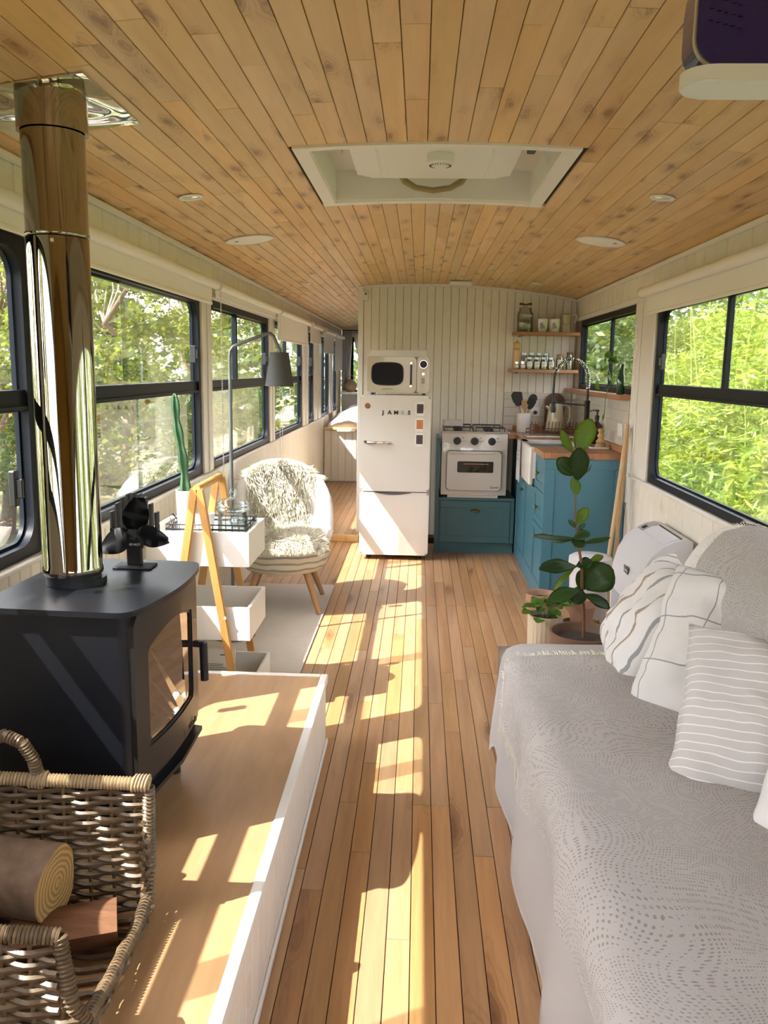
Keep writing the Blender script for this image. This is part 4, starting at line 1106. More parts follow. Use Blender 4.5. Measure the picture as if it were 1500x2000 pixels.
# crochet throws
TY1 = 2.90
def throw(u, v):
    y = SY0-.02+(TY1-SY0+.02)*v
    hang = .10+.045*math.sin(y*3.1)+.02*math.sin(y*9)
    tot = hang+.72; s = -hang+tot*u
    return seat_prof(s, y, .009, skirt_noise=1.)
th = sheet(throw, 44, 110, 'crochet_throw', M['crochet'], None, .004, uv=lambda a, b: (a*.85, b*2.9))
top(th, 'cream crochet throw with lace holes lying over the sofa seat', 'throw')
def fringe(name, pts_dirs, parent, seed):
    rr = random.Random(seed); bm = NB()
    for p, d in pts_dirs:
        q = Vector(p)+Vector(d)*rr.uniform(.7, 1.2)+Vector((rr.uniform(-.008, .008), rr.uniform(-.008, .008), 0))
        tube(bm, [p, (Vector(p)+q)/2+Vector((rr.uniform(-.004, .004), rr.uniform(-.004, .004), .002)), q], [.0016, .0014, .0008], 4)
    return fin(name, bm, M['wool'], parent, kind='stuff')
pd = []
for k in range(150):
    u = k/149; p = throw(u, 1.0); pd.append((p, Vector((0, .035, .0))+(Vector((0, 0, -.006)) if u < .1 else Vector((0, 0, .0)))))
for k in range(60):
    v = .80+.20*k/59; p = throw(0, v); pd.append((p, Vector((0, .004, -.040))))
for p, d in pd: p.z += .002
fringe('fringe', pd, th, 4)
def throw2(u, v):        # over the backrest
    y = .5+(2.74-.5)*v
    prof = [(.892, SZ+.02), (.886, SZ+.10), (.912, SZ+.28), (.952, SZ+.42), (1.008, SZ+.50), (1.09, SZ+.531), (1.175, SZ+.515), (1.232, SZ+.43)]
    s = u*(len(prof)-1); i = min(int(s), len(prof)-2); f = s-i
    x = prof[i][0]*(1-f)+prof[i+1][0]*f; z = prof[i][1]*(1-f)+prof[i+1][1]*f
    return Vector((x-.012, y+.03*math.sin(u*5)*(v > .9), z+.010*nz(y, x, 5, 3)+.003))
t2 = sheet(throw2, 24, 70, 'crochet_throw', M['crochet'], None, .004, uv=lambda a, b: (a*.9, b*2.4))
top(t2, 'cream crochet throw with tassel edge hanging over the sofa backrest', 'throw')
pd = []
for k in range(100): p = throw2(k/99, 1.0); p.z += .002; pd.append((p, Vector((-.004, .035, .004))))
fringe('fringe', pd, t2, 5)

def pillow(name, w, h, t, m, loc, rot, label, seed, crease=.012, corner=.9):
    n = 30; V_ = {}; bm = NB(); rr = random.Random(seed)
    def pt(i, j, s):
        u = -1+2*i/n; v = -1+2*j/n
        uu = u*(1-.07*(1-abs(u))*0-.06*v*v*(1-0)*(abs(u)**3)*-1*0); 
        x = u*w/2*(1-.075*(1-v*v)*abs(u)**4*-1*0-.06*(1-v*v)*(abs(u)**6)); y = v*h/2*(1-.06*(1-u*u)*(abs(v)**6))
        e = ((1-u*u)*(1-v*v)); z = t/2*max(0, e)**.42
        z += crease*nz(u*1.7, v*1.7, 1.2, seed)*e**.3+crease*.6*nz(u*3+v*2, v*3, 1.5, seed+3)*e**.3
        return Vector((x+.006*nz(v, s, 3, seed), y+.006*nz(u, s, 3, seed), s*z))
    g = {}
    for s in (1, -1):
        for i in range(n+1):
            for j in range(n+1):
                if s == -1 and (i in (0, n) or j in (0, n)): g[(s, i, j)] = g[(1, i, j)]
                else: g[(s, i, j)] = bm.verts.new(pt(i, j, s))
        for i in range(n):
            for j in range(n):
                q = [g[(s, i, j)], g[(s, i+1, j)], g[(s, i+1, j+1)], g[(s, i, j+1)]]
                bm.faces.new(q if s == 1 else q[::-1])
    o = fin(name, bm, m, None, smooth=80, local=True); o.location = loc
    # rot given as 3 axes: width axis, height axis
    X_ = Vector(rot[0]).normalized(); Y_ = Vector(rot[1]); Y_ = (Y_-X_*Y_.dot(X_)).normalized(); Z_ = X_.cross(Y_)
    o.rotation_euler = Matrix((X_, Y_, Z_)).transposed().to_euler()
    return top(o, label, 'pillow', 'pillows leaning on the sofa backrest')
pillow('pillow', .52, .44, .22, M['pilstripe'], (.835, 2.92, .61), ((-.10, -1, -.08), (.62, -.10, 1)), 'white pillow with broad grey and brown stripes, farthest on the sofa', 2, .03)
pillow('pillow', .56, .52, .22, M['pilgrid'], (.955, 2.45, .645), ((.66, -.70, .02), (.42, .42, 1)), 'white pillow with thin dark grid lines, middle of the sofa', 5, .04)
pillow('pillow', .56, .46, .23, M['pilfine'], (.955, 2.05, .60), ((1, -.40, -.06), (.12, .66, 1)), 'grey-beige pillow with fine white stripes, in front of the grid pillow', 9, .038)
pillow('pillow', .50, .44, .20, M['linen'], (1.02, 1.73, .585), ((.8, -.6, -.04), (.35, .5, 1)), 'plain white pillow nearest the viewer at the right edge', 12, .03)

# ================================================================== PORTABLE AIR CONDITIONER, BIN, POLES
ac = thing('air_conditioner', 'white portable air conditioner with curved front by the right wall', 'air conditioner', (1.15, 4.1, 0))
prof = [(1.275, .02), (1.275, .715), (1.235, .722), (1.19, .712), (1.14, .685), (1.09, .64), (1.055, .575), (1.035, .49), (1.03, .35), (1.035, .18), (1.045, .02)]
bm = NB(); prism(bm, prof, lambda u, v, d: (u, d, v), 3.86, 4.38)
es = [e for e in bm.edges if len(e.link_faces) == 2 and e.calc_face_angle(0) > 1.2 and abs(e.verts[0].co.y-e.verts[1].co.y) < .01]
bmesh.ops.bevel(bm, geom=es, offset=.018, segments=3, affect='EDGES'); fin('body', bm, M['whitecool'], ac, smooth=45)
bm = NB(); box(bm, 1.06, 1.27, 3.88, 4.36, .0, .022); fin('caster_base', bm, M['black'], ac)
nrm_ = Vector((-.5, 0, .86))
def on_slope(u, y, off=0.):    # u 0..1 down the top front slope from (1.235,.722) to (1.09,.64)
    P_ = [(1.235, .722), (1.19, .712), (1.14, .685), (1.09, .64)]
    s = u*3; i = min(int(s), 2); f = s-i; a, b = P_[i], P_[i+1]; d = Vector((b[0]-a[0], 0, b[1]-a[1])).normalized(); n_ = Vector((d.z, 0, -d.x)); n_ = n_ if n_.z > 0 else -n_
    return Vector((a[0]*(1-f)+b[0]*f, y, a[1]*(1-f)+b[1]*f))+n_*off
def slab(u0, u1, y0, y1, th, name, m, nu=6):
    bm = NB(); A = []
    for i in range(nu+1):
        u = u0+(u1-u0)*i/nu; A.append([bm.verts.new(on_slope(u, y, o_)) for y, o_ in ((y0, .0002), (y1, .0002), (y1, th), (y0, th))])
    for a, b in zip(A, A[1:]):
        for k in range(4): bm.faces.new((a[k], a[(k+1) % 4], b[(k+1) % 4], b[k]))
    bm.faces.new(A[0]); bm.faces.new(A[-1][::-1]); return fin(name, bm, m, ac)
slab(.02, .62, 4.26, 4.355, .003, 'control_panel', M['rim'] if 0 else mat('grey control panel', (.36, .35, .36), .3)); slab(.40, .55, 4.28, 4.32, .005, 'display', M['black'])
slab(.10, .60, 3.89, 4.245, .004, 'vent_flap', M['whitecool']); slab(-.0+.02, .07, 3.89, 4.245, .0045, 'vent_slot', M['black'])
bm = NB()
for k in range(14): box(bm, 1.028, 1.0335, 3.93, 4.32, .06+k*.022, .068+k*.022)
fin('louvre_lines', bm, M['whitecool'], ac)
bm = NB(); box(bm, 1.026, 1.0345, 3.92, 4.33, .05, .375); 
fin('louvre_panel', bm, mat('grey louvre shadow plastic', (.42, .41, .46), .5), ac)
bm = NB(); box(bm, 1.034, 1.0375, 4.06, 4.14, .505, .54, .001); fin('name_badge', bm, M['rim'], ac)
o = text('Goodo', .026, (1.0335, 4.10, .522), (PI/2, 0, -PI/2), M['whitecool'], 'lettering', ac)
bn = thing('waste_bin', 'white ribbed pedal bin behind the potted plants', 'bin', (1.03-.02, 4.72, 0))
bx, by = .985, 4.70
bm = NB(); n = 56; rows = []
for r_, z in ((.095, .0), (.098, .01), (.112, .40), (.114, .405)):
    rows.append([bm.verts.new((bx+r_*(1+(.018 if j % 2 and z < .404 else 0))*math.cos(2*PI*j/n), by+r_*(1+(.018 if j % 2 and z < .404 else 0))*math.sin(2*PI*j/n), z)) for j in range(n)])
for a, b in zip(rows, rows[1:]):
    for j in range(n): bm.faces.new((a[j], a[(j+1) % n], b[(j+1) % n], b[j]))
bm.faces.new(rows[0][::-1]); bm.faces.new(rows[-1]); fin('body', bm, M['whitecool'], bn, smooth=50)
bm = NB(); lathe(bm, [(.119, .406), (.121, .412), (.119, .45), (.10, .462), (.002, .468)], (bx, by, 0), 40); fin('lid', bm, M['whitecool'], bn, smooth=40)
bm = NB(); tube(bm, [(1.10, 4.90, .001), (1.262, 5.18, 1.17)], .0125, 10); o = fin('broom_handle', bm, M['bamboo'], smooth=50); top(o, 'long cane pole leaning against the blue cabinet end, front one', 'pole')
bm = NB(); tube(bm, [(1.150, 4.92, .001), (1.283, 5.21, 1.15)], .011, 10); o = fin('broom_handle', bm, M['bamboo'], smooth=50); top(o, 'long cane pole leaning close behind the front pole', 'pole')
bm = NB(); tube(bm, [(1.245, 5.10, .001), (1.245, 5.235, .70)], .0125, 10); o = fin('wooden_stick', bm, M['pine'], smooth=50); top(o, 'short wooden stick standing at the blue cabinet end by the wall', 'pole')

# ================================================================== POTTED PLANTS
def leaf(name, base, tip, wd, m, parent, up=(0, 0, 1), sag=.0, fold=.12, seed=0, stemlen=0., n=9):
    base, tip = Vector(base), Vector(tip); ax = tip-base; ln = ax.length; a = ax.normalized(); up = Vector(up); sd = a.cross(up)
    sd = sd.normalized() if sd.length > 1e-4 else Vector((1, 0, 0)); nn = sd.cross(a).normalized(); rr = random.Random(seed); bm = NB(); rows = []
    for i in range(n+1):
        t = i/n; w_ = wd/2*(math.sin(PI*min(1, t*.94+.035)**1.15)**.75)*(1+.25*(t-.35)); c = base+a*ln*t+nn*(sag*math.sin(PI*t)*ln)
        row = []
        for k in range(5):
            s = -1+.5*k; row.append(bm.verts.new(c+sd*w_*s+nn*(fold*abs(s)*w_+.10*w_*math.sin(t*11+s*3+seed)*abs(s))))
        rows.append(row)
    for p, q in zip(rows, rows[1:]):
        for k in range(4): bm.faces.new((p[k], p[k+1], q[k+1], q[k]))
    bmesh.ops.solidify(bm, geom=bm.faces[:], thickness=.0008)
    for k, p in enumerate([base+(tip-base)*x_ for x_ in (0, .93)]): pass
    tube(bm, [base+nn*.0006+a*ln*.0, base+a*ln*.5+nn*(sag*ln+.0008), tip-a*ln*.08+nn*(sag*.25*ln+.001)], [.0022, .0014, .0005], 5)
    return fin(name, bm, m, parent, smooth=70)
def potfn(prof, c, m, parent, name='pot', n=36, rib=0.):
    bm = NB(); rows = []
    for r_, z in prof:
        rows.append([bm.verts.new((c[0]+r_*(1+(rib if j % 2 else 0))*math.cos(2*PI*j/n), c[1]+r_*(1+(rib if j % 2 else 0))*math.sin(2*PI*j/n), c[2]+z)) for j in range(n)])
    for a, b in zip(rows, rows[1:]):
        for j in range(n): bm.faces.new((a[j], a[(j+1) % n], b[(j+1) % n], b[j]))
    bm.faces.new(rows[0][::-1]); bm.faces.new(rows[-1]); return fin(name, bm, m, parent, smooth=45 if not rib else 25)
YF = 3.76
fg = thing('fiddle_leaf_fig', 'tall fiddle leaf fig in a wide brown pot behind the sofa end', 'plant', (.775, YF, 0))
potfn([(.09, .0), (.10, .005), (.145, .20), (.155, .295), (.155, .305), (.145, .305), (.138, .255), (.002, .25)], (.775, YF, 0), M['potbrown'], fg)
bm = NB(); lathe(bm, [(.137, .262), (.10, .275), (.05, .268), (.002, .278)], (.775, YF, 0), 24); fin('soil', bm, M['soil'], fg)
sp_ = [(.776, YF, .265), (.778, YF+.01, .33), (.770, YF, .42), (.758, YF, .50), (.752, YF-.01, .58), (.742, YF, .66), (.722, YF, .745), (.712, YF, .83), (.706, YF, .93), (.702, YF, 1.02), (.700, YF, 1.10), (.698, YF, 1.17)]
bm = NB(); tube(bm, sp_, [.0085, .008, .0078, .0075, .007, .0065, .006, .0045, .004, .0038, .0036, .003], 8); fin('stem', bm, M['brownwood'], fg, smooth=60)
FL = [  # base, tip, width, leaf material, facing
      ((0.703, 3.76, 1.123), (0.755, 3.76, 1.278), 0.073, 'green2', (-0.2, -1, 0.2)),
      ((0.683, 3.766, 1.127), (0.627, 3.76, 1.226), 0.033, 'green2', (-0.6, -1, 0.3)),
      ((0.709, 3.748, 1.006), (0.702, 3.72, 1.154), 0.073, 'green', (0, -1, 0.3)),
      ((0.708, 3.76, 1.023), (0.621, 3.78, 1.099), 0.062, 'green', (-0.4, -1, 0.6)),
      ((0.719, 3.769, 1.008), (0.77, 3.76, 1.081), 0.021, 'green', (1, -0.4, 0.3)),
      ((0.686, 3.751, 1.026), (0.708, 3.74, 0.943), 0.040, 'green2', (0.2, -1, 0.1)),
      ((0.712, 3.757, 0.805), (0.763, 3.76, 0.881), 0.045, 'green2', (-0.4, -1, 0.4)),
      ((0.72, 3.76, 0.786), (0.68, 3.76, 0.825), 0.017, 'green', (-0.4, -1, 0.4)),
      ((0.723, 3.76, 0.779), (0.756, 3.76, 0.811), 0.017, 'green', (0.4, -1, 0.4)),
      ((0.723, 3.751, 0.741), (0.518, 3.66, 0.766), 0.052, 'green', (0, -0.45, 1)),
      ((0.702, 3.733, 0.744), (0.773, 3.73, 0.77), 0.052, 'green', (0, -0.6, 1)),
      ((0.699, 3.742, 0.747), (0.743, 3.7, 0.715), 0.047, 'green', (0, -0.9, 0.6)),
      ((0.747, 3.784, 0.716), (0.883, 3.81, 0.738), 0.031, 'green', (0, -0.5, 1)),
      ((0.725, 3.748, 0.614), (0.548, 3.68, 0.612), 0.064, 'green', (0, -0.8, 1)),
      ((0.719, 3.742, 0.616), (0.62, 3.72, 0.504), 0.024, 'green2', (-0.8, -1, 0)),
      ((0.725, 3.745, 0.615), (0.791, 3.74, 0.642), 0.050, 'green', (0, -0.8, 0.8)),
      ((0.784, 3.772, 0.625), (0.849, 3.78, 0.658), 0.031, 'green2', (0, -0.8, 0.8)),
      ((0.771, 3.754, 0.509), (0.881, 3.74, 0.615), 0.119, 'green', (-0.3, -1, 0.25)),
      ((0.752, 3.769, 0.493), (0.787, 3.78, 0.599), 0.071, 'green', (0.1, -1, 0.2)),
      ((0.744, 3.742, 0.507), (0.6, 3.71, 0.459), 0.059, 'green', (0, -0.9, 0.9)),
      ((0.764, 3.748, 0.486), (0.874, 3.7, 0.434), 0.047, 'green', (0.2, -0.9, 0.8)),
      ((0.732, 3.745, 0.52), (0.736, 3.71, 0.446), 0.062, 'green', (0, -1, 0.1)),
      ((0.854, 3.775, 0.554), (0.887, 3.81, 0.463), 0.014, 'green2', (1, -0.5, 0)),
]
for k, (b_, t_, wd_, mm, up_) in enumerate(FL):
    leaf('leaf', b_, t_, wd_*1.22, M[mm], fg, up_, sag=.06 if k % 3 else -.05, seed=k)
for (a, b) in (((0.736, 3.76, 0.674), (0.777, 3.76, 0.722)), ((0.718, 3.76, 0.697), (0.689, 3.76, 0.739)), ((0.736, 3.76, 0.631), (0.723, 3.76, 0.611))):
    bm = NB(); tube(bm, [a, b], .002, 5); fin('twig', bm, M['brownwood'], fg)
# ribbed pot with trailing plant
cx_, cy_ = .64, 4.02
tp = thing('trailing_plant', 'small leafy plant in a cream ribbed pot between floor and fig', 'plant', (cx_, cy_, 0))
potfn([(.075, 0), (.078, .005), (.084, .30), (.084, .308), (.078, .308), (.075, .28), (.002, .28)], (cx_, cy_, 0), M['potcream'], tp, n=48, rib=.025)
bm = NB(); lathe(bm, [(.074, .284), (.03, .292), (.002, .294)], (cx_, cy_, 0), 20); fin('soil', bm, M['soil'], tp)
rr = random.Random(21)
for k in range(26):
    a = rr.uniform(0, 2*PI); r1 = rr.uniform(.02, .085); b_ = Vector((cx_+r1*math.cos(a), cy_+r1*math.sin(a)-.01, .31+rr.uniform(.0, .075)-.3*max(0, r1-.06)))
    d = Vector((math.cos(a)*.8-.15, math.sin(a)*.8-.25, rr.uniform(-.5, .35))).normalized()*rr.uniform(.045, .08)
    leaf('leaf', b_, b_+d, rr.uniform(.035, .06), M['ivy'], tp, (0, -.3, 1), sag=.1, fold=.2, seed=k, n=6)
bm = NB()
for k in range(9):
    a = rr.uniform(0, 2*PI); tube(bm, [(cx_, cy_, .285), (cx_+.05*math.cos(a), cy_+.05*math.sin(a), .33), (cx_+.09*math.cos(a), cy_+.09*math.sin(a), .33)], .0014, 5)
fin('stems', bm, M['ivy'], tp)
# bare pot behind
cx_, cy_ = .655, 4.28
bp = thing('empty_pot', 'brown terracotta pot with dark soil behind the cream ribbed pot', 'pot', (cx_, cy_, 0))
potfn([(.06, 0), (.063, .005), (.076, .30), (.08, .305), (.08, .345), (.072, .345), (.069, .31), (.002, .31)], (cx_, cy_, 0), M['terracotta'], bp)
bm = NB(); lathe(bm, [(.068, .314), (.03, .326), (.002, .322)], (cx_, cy_, 0), 20); fin('soil', bm, M['soil'], bp)
leaf('leaf', (cx_-.03, cy_, .325), (cx_-.085, cy_-.03, .35), .04, M['ivy'], bp, (0, 0, 1), seed=3); leaf('leaf', (cx_-.02, cy_-.02, .325), (cx_+.04, cy_-.05, .352), .018, M['ivy'], bp, (0, 0, 1), seed=4)
# terracotta pot on brass stand
cx_, cy_ = .83, 4.10
bs = thing('plant_stand', 'low brass ring plant stand behind the fig pot', 'stand', (cx_, cy_, 0))
bm = NB(); lathe(bm, [(.094, .215), (.098, .215), (.098, .245), (.094, .245), (.094, .215)], (cx_, cy_, 0), 36, cap=False); lathe(bm, [(.002, .216), (.094, .216), (.094, .219), (.002, .219)], (cx_, cy_, 0), 36, cap=False); fin('ring', bm, M['brass'], bs, smooth=30)
for a in (20, 110, 200, 290):
    ra = math.radians(a); bm = NB(); tube(bm, [(cx_+.101*math.cos(ra), cy_+.101*math.sin(ra), z) for z in (.0, .25)], .0045, 6); fin('leg', bm, M['brass'], bs)
bm = NB(); lathe(bm, [(.002, .220), (.044, .220), (.048, .223), (.070, .335), (.076, .337), (.078, .378), (.070, .378), (.067, .345), (.002, .34)], (cx_, cy_, 0), 32, cap=False)
o = fin('terracotta_pot', bm, M['terracotta'], smooth=40); top(o, 'small terracotta pot standing on the low brass stand', 'pot')
# ================================================================== FRIDGE AND MICROWAVE
FX0, FX1, FY0, FY1 = -.452, .088, 6.47, 7.02
fr = thing('refrigerator', 'tall retro white two-door refrigerator at the end of the passage', 'refrigerator', (-.18, 6.75, 0))
bm = NB(); box(bm, FX0+.012, FX1-.012, FY0+.045, FY1, .03, 1.285, .025, 4); fin('body', bm, M['enamel'], fr, smooth=45)
def door(z0, z1, name):
    bm = NB(); prism(bm, rrect(FX1-FX0, z1-z0, .022, 6, (FX0+FX1)/2, (z0+z1)/2), XZ, FY0, FY0+.055)
    es = [e for e in bm.edges if abs(e.verts[0].co.y-FY0) < 1e-5 and abs(e.verts[1].co.y-FY0) < 1e-5]
    bmesh.ops.bevel(bm, geom=es, offset=.018, segments=4, affect='EDGES'); return fin(name, bm, M['enamel'], fr, smooth=50)
d1 = door(.545, 1.285, 'door'); d2 = door(.04, .537, 'door')
bm = NB()
for k in range(9):
    a, b = k/9, (k+1)/9; f = lambda t: FX0+.12+.28*t; g_ = lambda t: .536-.016*math.sin(PI*t)
    v = [bm.verts.new(p) for p in ((f(a), FY0-.003, .538), (f(b), FY0-.003, .538), (f(b), FY0-.003, g_(b)-.002), (f(a), FY0-.003, g_(a)-.002), (f(a), FY0+.003, .538), (f(b), FY0+.003, .538), (f(b), FY0+.003, g_(b)-.002), (f(a), FY0+.003, g_(a)-.002))]
    for q in ((0, 3, 2, 1), (4, 5, 6, 7), (3, 7, 6, 2), (0, 1, 5, 4)): bm.faces.new([v[i] for i in q])
fin('finger_grip', bm, M['rim'], d2)
bm = NB(); box(bm, FX0+.045, FX0+.225, FY0-.032, FY0-.018, .913, .933, .004, 2); box(bm, FX0+.045, FX0+.062, FY0-.02, FY0+.002, .913, .933, .002); box(bm, FX0+.212, FX0+.225, FY0-.02, FY0+.002, .915, .931, .002); fin('handle', bm, M['chrome'], d1, smooth=40)
bm = NB(); tube(bm, [(FX0+.043, FY0+.002, .930), (FX0+.043, FY0-.038, .930)], .011, 14); fin('handle_boss', bm, M['chrome'], d1, smooth=40)
for i, (chx, cc) in enumerate(zip('JAMES', (M['ink'], M['ink'], M['ink'], M['inkgreen'], M['ink']))):
    text(chx, .041, (-.278+.050*i, FY0-.0012, 1.153), FACE_CAM, cc, 'letter', d1, .0012, bold=.0014, sx=1.1)
for sx in (FX0+.07, FX1-.07):
    bm = NB(); tube(bm, [(sx, FY0+.09, 0), (sx, FY0+.09, .035)], .018, 12); tube(bm, [(sx, FY1-.07, 0), (sx, FY1-.07, .035)], .018, 12); fin('foot', bm, M['black'], fr)
bm = NB(); tube(bm, [(FX0+.055, FY0+.001, 1.202), (FX0+.055, FY0-.004, 1.202)], .021, 24); o = fin('round_magnet', bm, M['stickerbrown'], smooth=40); top(o, 'round brown magnet at the top left of the fridge door', 'magnet')
for k, (z, mm, lb) in enumerate(((1.185, 'darkprint', 'top of the three small photo cards on the fridge door, dark picture'), (1.065, 'orangeprint', 'middle of the three small photo cards on the fridge door, orange picture'), (.950, 'darkprint', 'bottom of the three small photo cards on the fridge door, dark picture'))):
    t = thing('photo_card', lb, 'photo', (.005, FY0-.002, z-.052), 'photo cards on the fridge')
    bm = NB(); box(bm, -.029, .039, FY0-.0016, FY0-.0002, z-.052, z+.052); fin('card', bm, M['paper'], t)
    bm = NB(); box(bm, -.020, .030, FY0-.0022, FY0-.0015, z-.034, z+.036); fin('picture', bm, M[mm], t)
    for a in (-.024, .034):
        for b in (-.044, .046):
            bm = NB(); box(bm, a-.002, a+.002, FY0-.0024, FY0-.0015, z+b-.002, z+b+.002); fin('corner_dot', bm, M['ink'], t)
bm = NB(); lathe(bm, [(.017, -.0), (.020, .006), (.012, .014), (.0, .016)], (0, 0, 0), 20)
bmesh.ops.rotate(bm, verts=bm.verts, cent=(0, 0, 0), matrix=Matrix.Rotation(PI/2, 3, 'Y')); bmesh.ops.translate(bm, vec=(FX1-.012, 6.62, 1.10), verts=bm.verts)
o = fin('bottle_opener', bm, M['chrome'], smooth=50); top(o, 'small chrome round fitting on the right side of the fridge', 'fitting')
MX0, MX1, MY0, MZ0, MZ1 = -.405, .07, 6.50, 1.300, 1.575
mw = thing('microwave', 'cream retro microwave with rounded dark window standing on the fridge', 'microwave', (-.17, 6.65, 1.2855))
bm = NB(); box(bm, MX0, MX1, MY0+.02, 6.86, MZ0, MZ1, .02, 4); fin('body', bm, M['cream'], mw, smooth=45)
bm = NB(); prism(bm, rrect(.375, MZ1-MZ0-.004, .02, 5, MX0+.1885, (MZ0+MZ1)/2), XZ, MY0, MY0+.03); bmesh.ops.bevel(bm, geom=[e for e in bm.edges if abs(e.verts[0].co.y-MY0) < 1e-5 and abs(e.verts[1].co.y-MY0) < 1e-5], offset=.008, segments=3, affect='EDGES'); dr = fin('door', bm, M['cream'], mw, smooth=50)
def squircle(w, h, cx, cy, p=3.6, n=40):
    return [(cx+w/2*abs(math.cos(a))**(2/p)*(1 if math.cos(a) >= 0 else -1), cy+h/2*abs(math.sin(a))**(2/p)*(1 if math.sin(a) >= 0 else -1)) for a in [2*PI*k/n for k in range(n)]]
bm = NB(); prism(bm, squircle(.235, .165, MX0+.155, MZ0+.145), XZ, MY0-.004, MY0+.004); fin('window', bm, M['microglass'], dr, smooth=50)
bm = NB(); ringprism(bm, squircle(.247, .177, MX0+.155, MZ0+.145), squircle(.233, .163, MX0+.155, MZ0+.145), XZ, MY0-.006, MY0+.003); fin('window_rim', bm, M['black'], dr, smooth=50)
bm = NB(); tube(bm, [(MX0+.335, MY0-.02, MZ0+.065), (MX0+.335, MY0-.026, MZ0+.14), (MX0+.335, MY0-.02, MZ0+.215)], .008, 10); fin('handle_grip', bm, M['black'], dr, smooth=50)
for z in (MZ0+.055, MZ0+.228):
    bm = NB(); tube(bm, [(MX0+.335, MY0+.003, z), (MX0+.335, MY0-.022, z)], .008, 10); fin('handle_mount', bm, M['chrome'], dr, smooth=50)
text('JAMES', .020, (MX0+.155, MY0-.0008, MZ0+.030), FACE_CAM, M['ink'], 'lettering', dr, .0008, spacing=1.5, sx=1.1)
bm = NB(); prism(bm, rrect(.094, MZ1-MZ0-.004, .015, 5, MX1-.048, (MZ0+MZ1)/2), XZ, MY0, MY0+.03); bmesh.ops.bevel(bm, geom=[e for e in bm.edges if abs(e.verts[0].co.y-MY0) < 1e-5 and abs(e.verts[1].co.y-MY0) < 1e-5], offset=.006, segments=3, affect='EDGES'); fin('control_panel', bm, M['cream'], mw, smooth=50)
for r_, z, m_, d_ in ((.031, 1.520, 'chrome', .006), (.028, 1.520, 'black', .016), (.021, 1.448, 'cream', .005), (.010, 1.448, 'chrome', .012)):
    bm = NB(); tube(bm, [(MX1-.047, MY0+.002, z), (MX1-.047, MY0-d_, z)], r_, 28); fin('dial', bm, M[m_], mw, smooth=40)
for k in range(5):
    bm = NB(); box(bm, MX1-.062, MX1-.034, MY0-.0008, MY0+.001, 1.375+.009*k, 1.379+.009*k); fin('printed_line', bm, M['rim'], mw)
for sx in (MX0+.04, MX1-.04):
    bm = NB(); tube(bm, [(sx, MY0+.05, 1.2865), (sx, MY0+.05, 1.301)], .012, 10); tube(bm, [(sx, 6.82, 1.2865), (sx, 6.82, 1.301)], .012, 10); fin('foot', bm, M['black'], mw)
bm = NB(); box(bm, -.415, .05, 7.06, 7.299, 1.578, 1.590, .003); box(bm, -.415, .05, 7.05, 7.062, 1.578, 1.638, .004, 2); o = fin('wall_shelf', bm, M['trim']); top(o, 'narrow white lipped shelf on the boarded wall above the microwave', 'shelf')

# ================================================================== COOKER AND CABINETS
CY = 6.78
cb = thing('cooker_cabinet', 'teal blue base cabinet with one deep drawer under the cooker', 'cabinet', (.46, 7.0, 0))
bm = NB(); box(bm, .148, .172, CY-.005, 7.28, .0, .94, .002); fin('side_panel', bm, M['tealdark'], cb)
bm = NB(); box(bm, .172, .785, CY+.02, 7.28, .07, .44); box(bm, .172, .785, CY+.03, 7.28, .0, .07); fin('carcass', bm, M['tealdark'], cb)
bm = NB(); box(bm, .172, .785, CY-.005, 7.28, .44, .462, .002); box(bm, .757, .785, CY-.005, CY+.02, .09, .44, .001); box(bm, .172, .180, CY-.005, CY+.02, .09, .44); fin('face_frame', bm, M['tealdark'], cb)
def shaker(x0, x1, z0, z1, yf, name, m, par, fr_=.055, dep=.006, th_=.018):
    bm = NB(); box(bm, x0+fr_-.002, x1-fr_+.002, yf+dep, yf+th_, z0+fr_-.002, z1-fr_+.002)
    for q in ((x0, x1, z0, z0+fr_), (x0, x1, z1-fr_, z1), (x0, x0+fr_, z0+fr_, z1-fr_), (x1-fr_, x1, z0+fr_, z1-fr_)): box(bm, q[0], q[1], yf, yf+th_, q[2], q[3], .0015)
    return fin(name, bm, m, par)
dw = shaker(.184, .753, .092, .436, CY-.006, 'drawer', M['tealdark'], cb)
bm = NB(); rows = []
for i in range(9):
    a = PI*i/8; rows.append([bm.verts.new((.468+.042*math.cos(a), CY-.008-.020*math.sin(b)*math.sin(a)**.5-.0, .352+.018*math.sin(a)*math.cos(b))) for b in [PI/2*k/5 for k in range(6)]])
for p, q in zip(rows, rows[1:]):
    for k in range(5): bm.faces.new((p[k], p[k+1], q[k+1], q[k]))
bmesh.ops.solidify(bm, geom=bm.faces[:], thickness=.002); fin('cup_handle', bm, M['brass'], dw, smooth=60)
ck = thing('cooker', 'white enamel gas cooker with three black knobs and small oven window', 'cooker', (.445, 7.0, .4625))
KX0, KX1 = .185, .712
bm = NB(); box(bm, KX0, KX1, CY-.015, 7.25, .485, .985, .006, 2); box(bm, KX0+.055, KX1-.065, CY-.005, CY+.25, .463, .487); fin('body', bm, M['enamel'], ck, smooth=40)
for sx in (KX0+.03, KX1-.03):
    bm = NB(); tube(bm, [(sx, CY+.04, .4625), (sx, CY+.04, .487)], .012, 10); fin('foot', bm, M['black'], ck)
bm = NB(); prism(bm, rrect(.435, .315, .022, 5, .447, .685), XZ, CY-.040, CY-.013); bmesh.ops.bevel(bm, geom=[e for e in bm.edges if abs(e.verts[0].co.y-(CY-.040)) < 1e-5 and abs(e.verts[1].co.y-(CY-.040)) < 1e-5], offset=.008, segments=3, affect='EDGES'); od = fin('oven_door', bm, M['enamel'], ck, smooth=45)
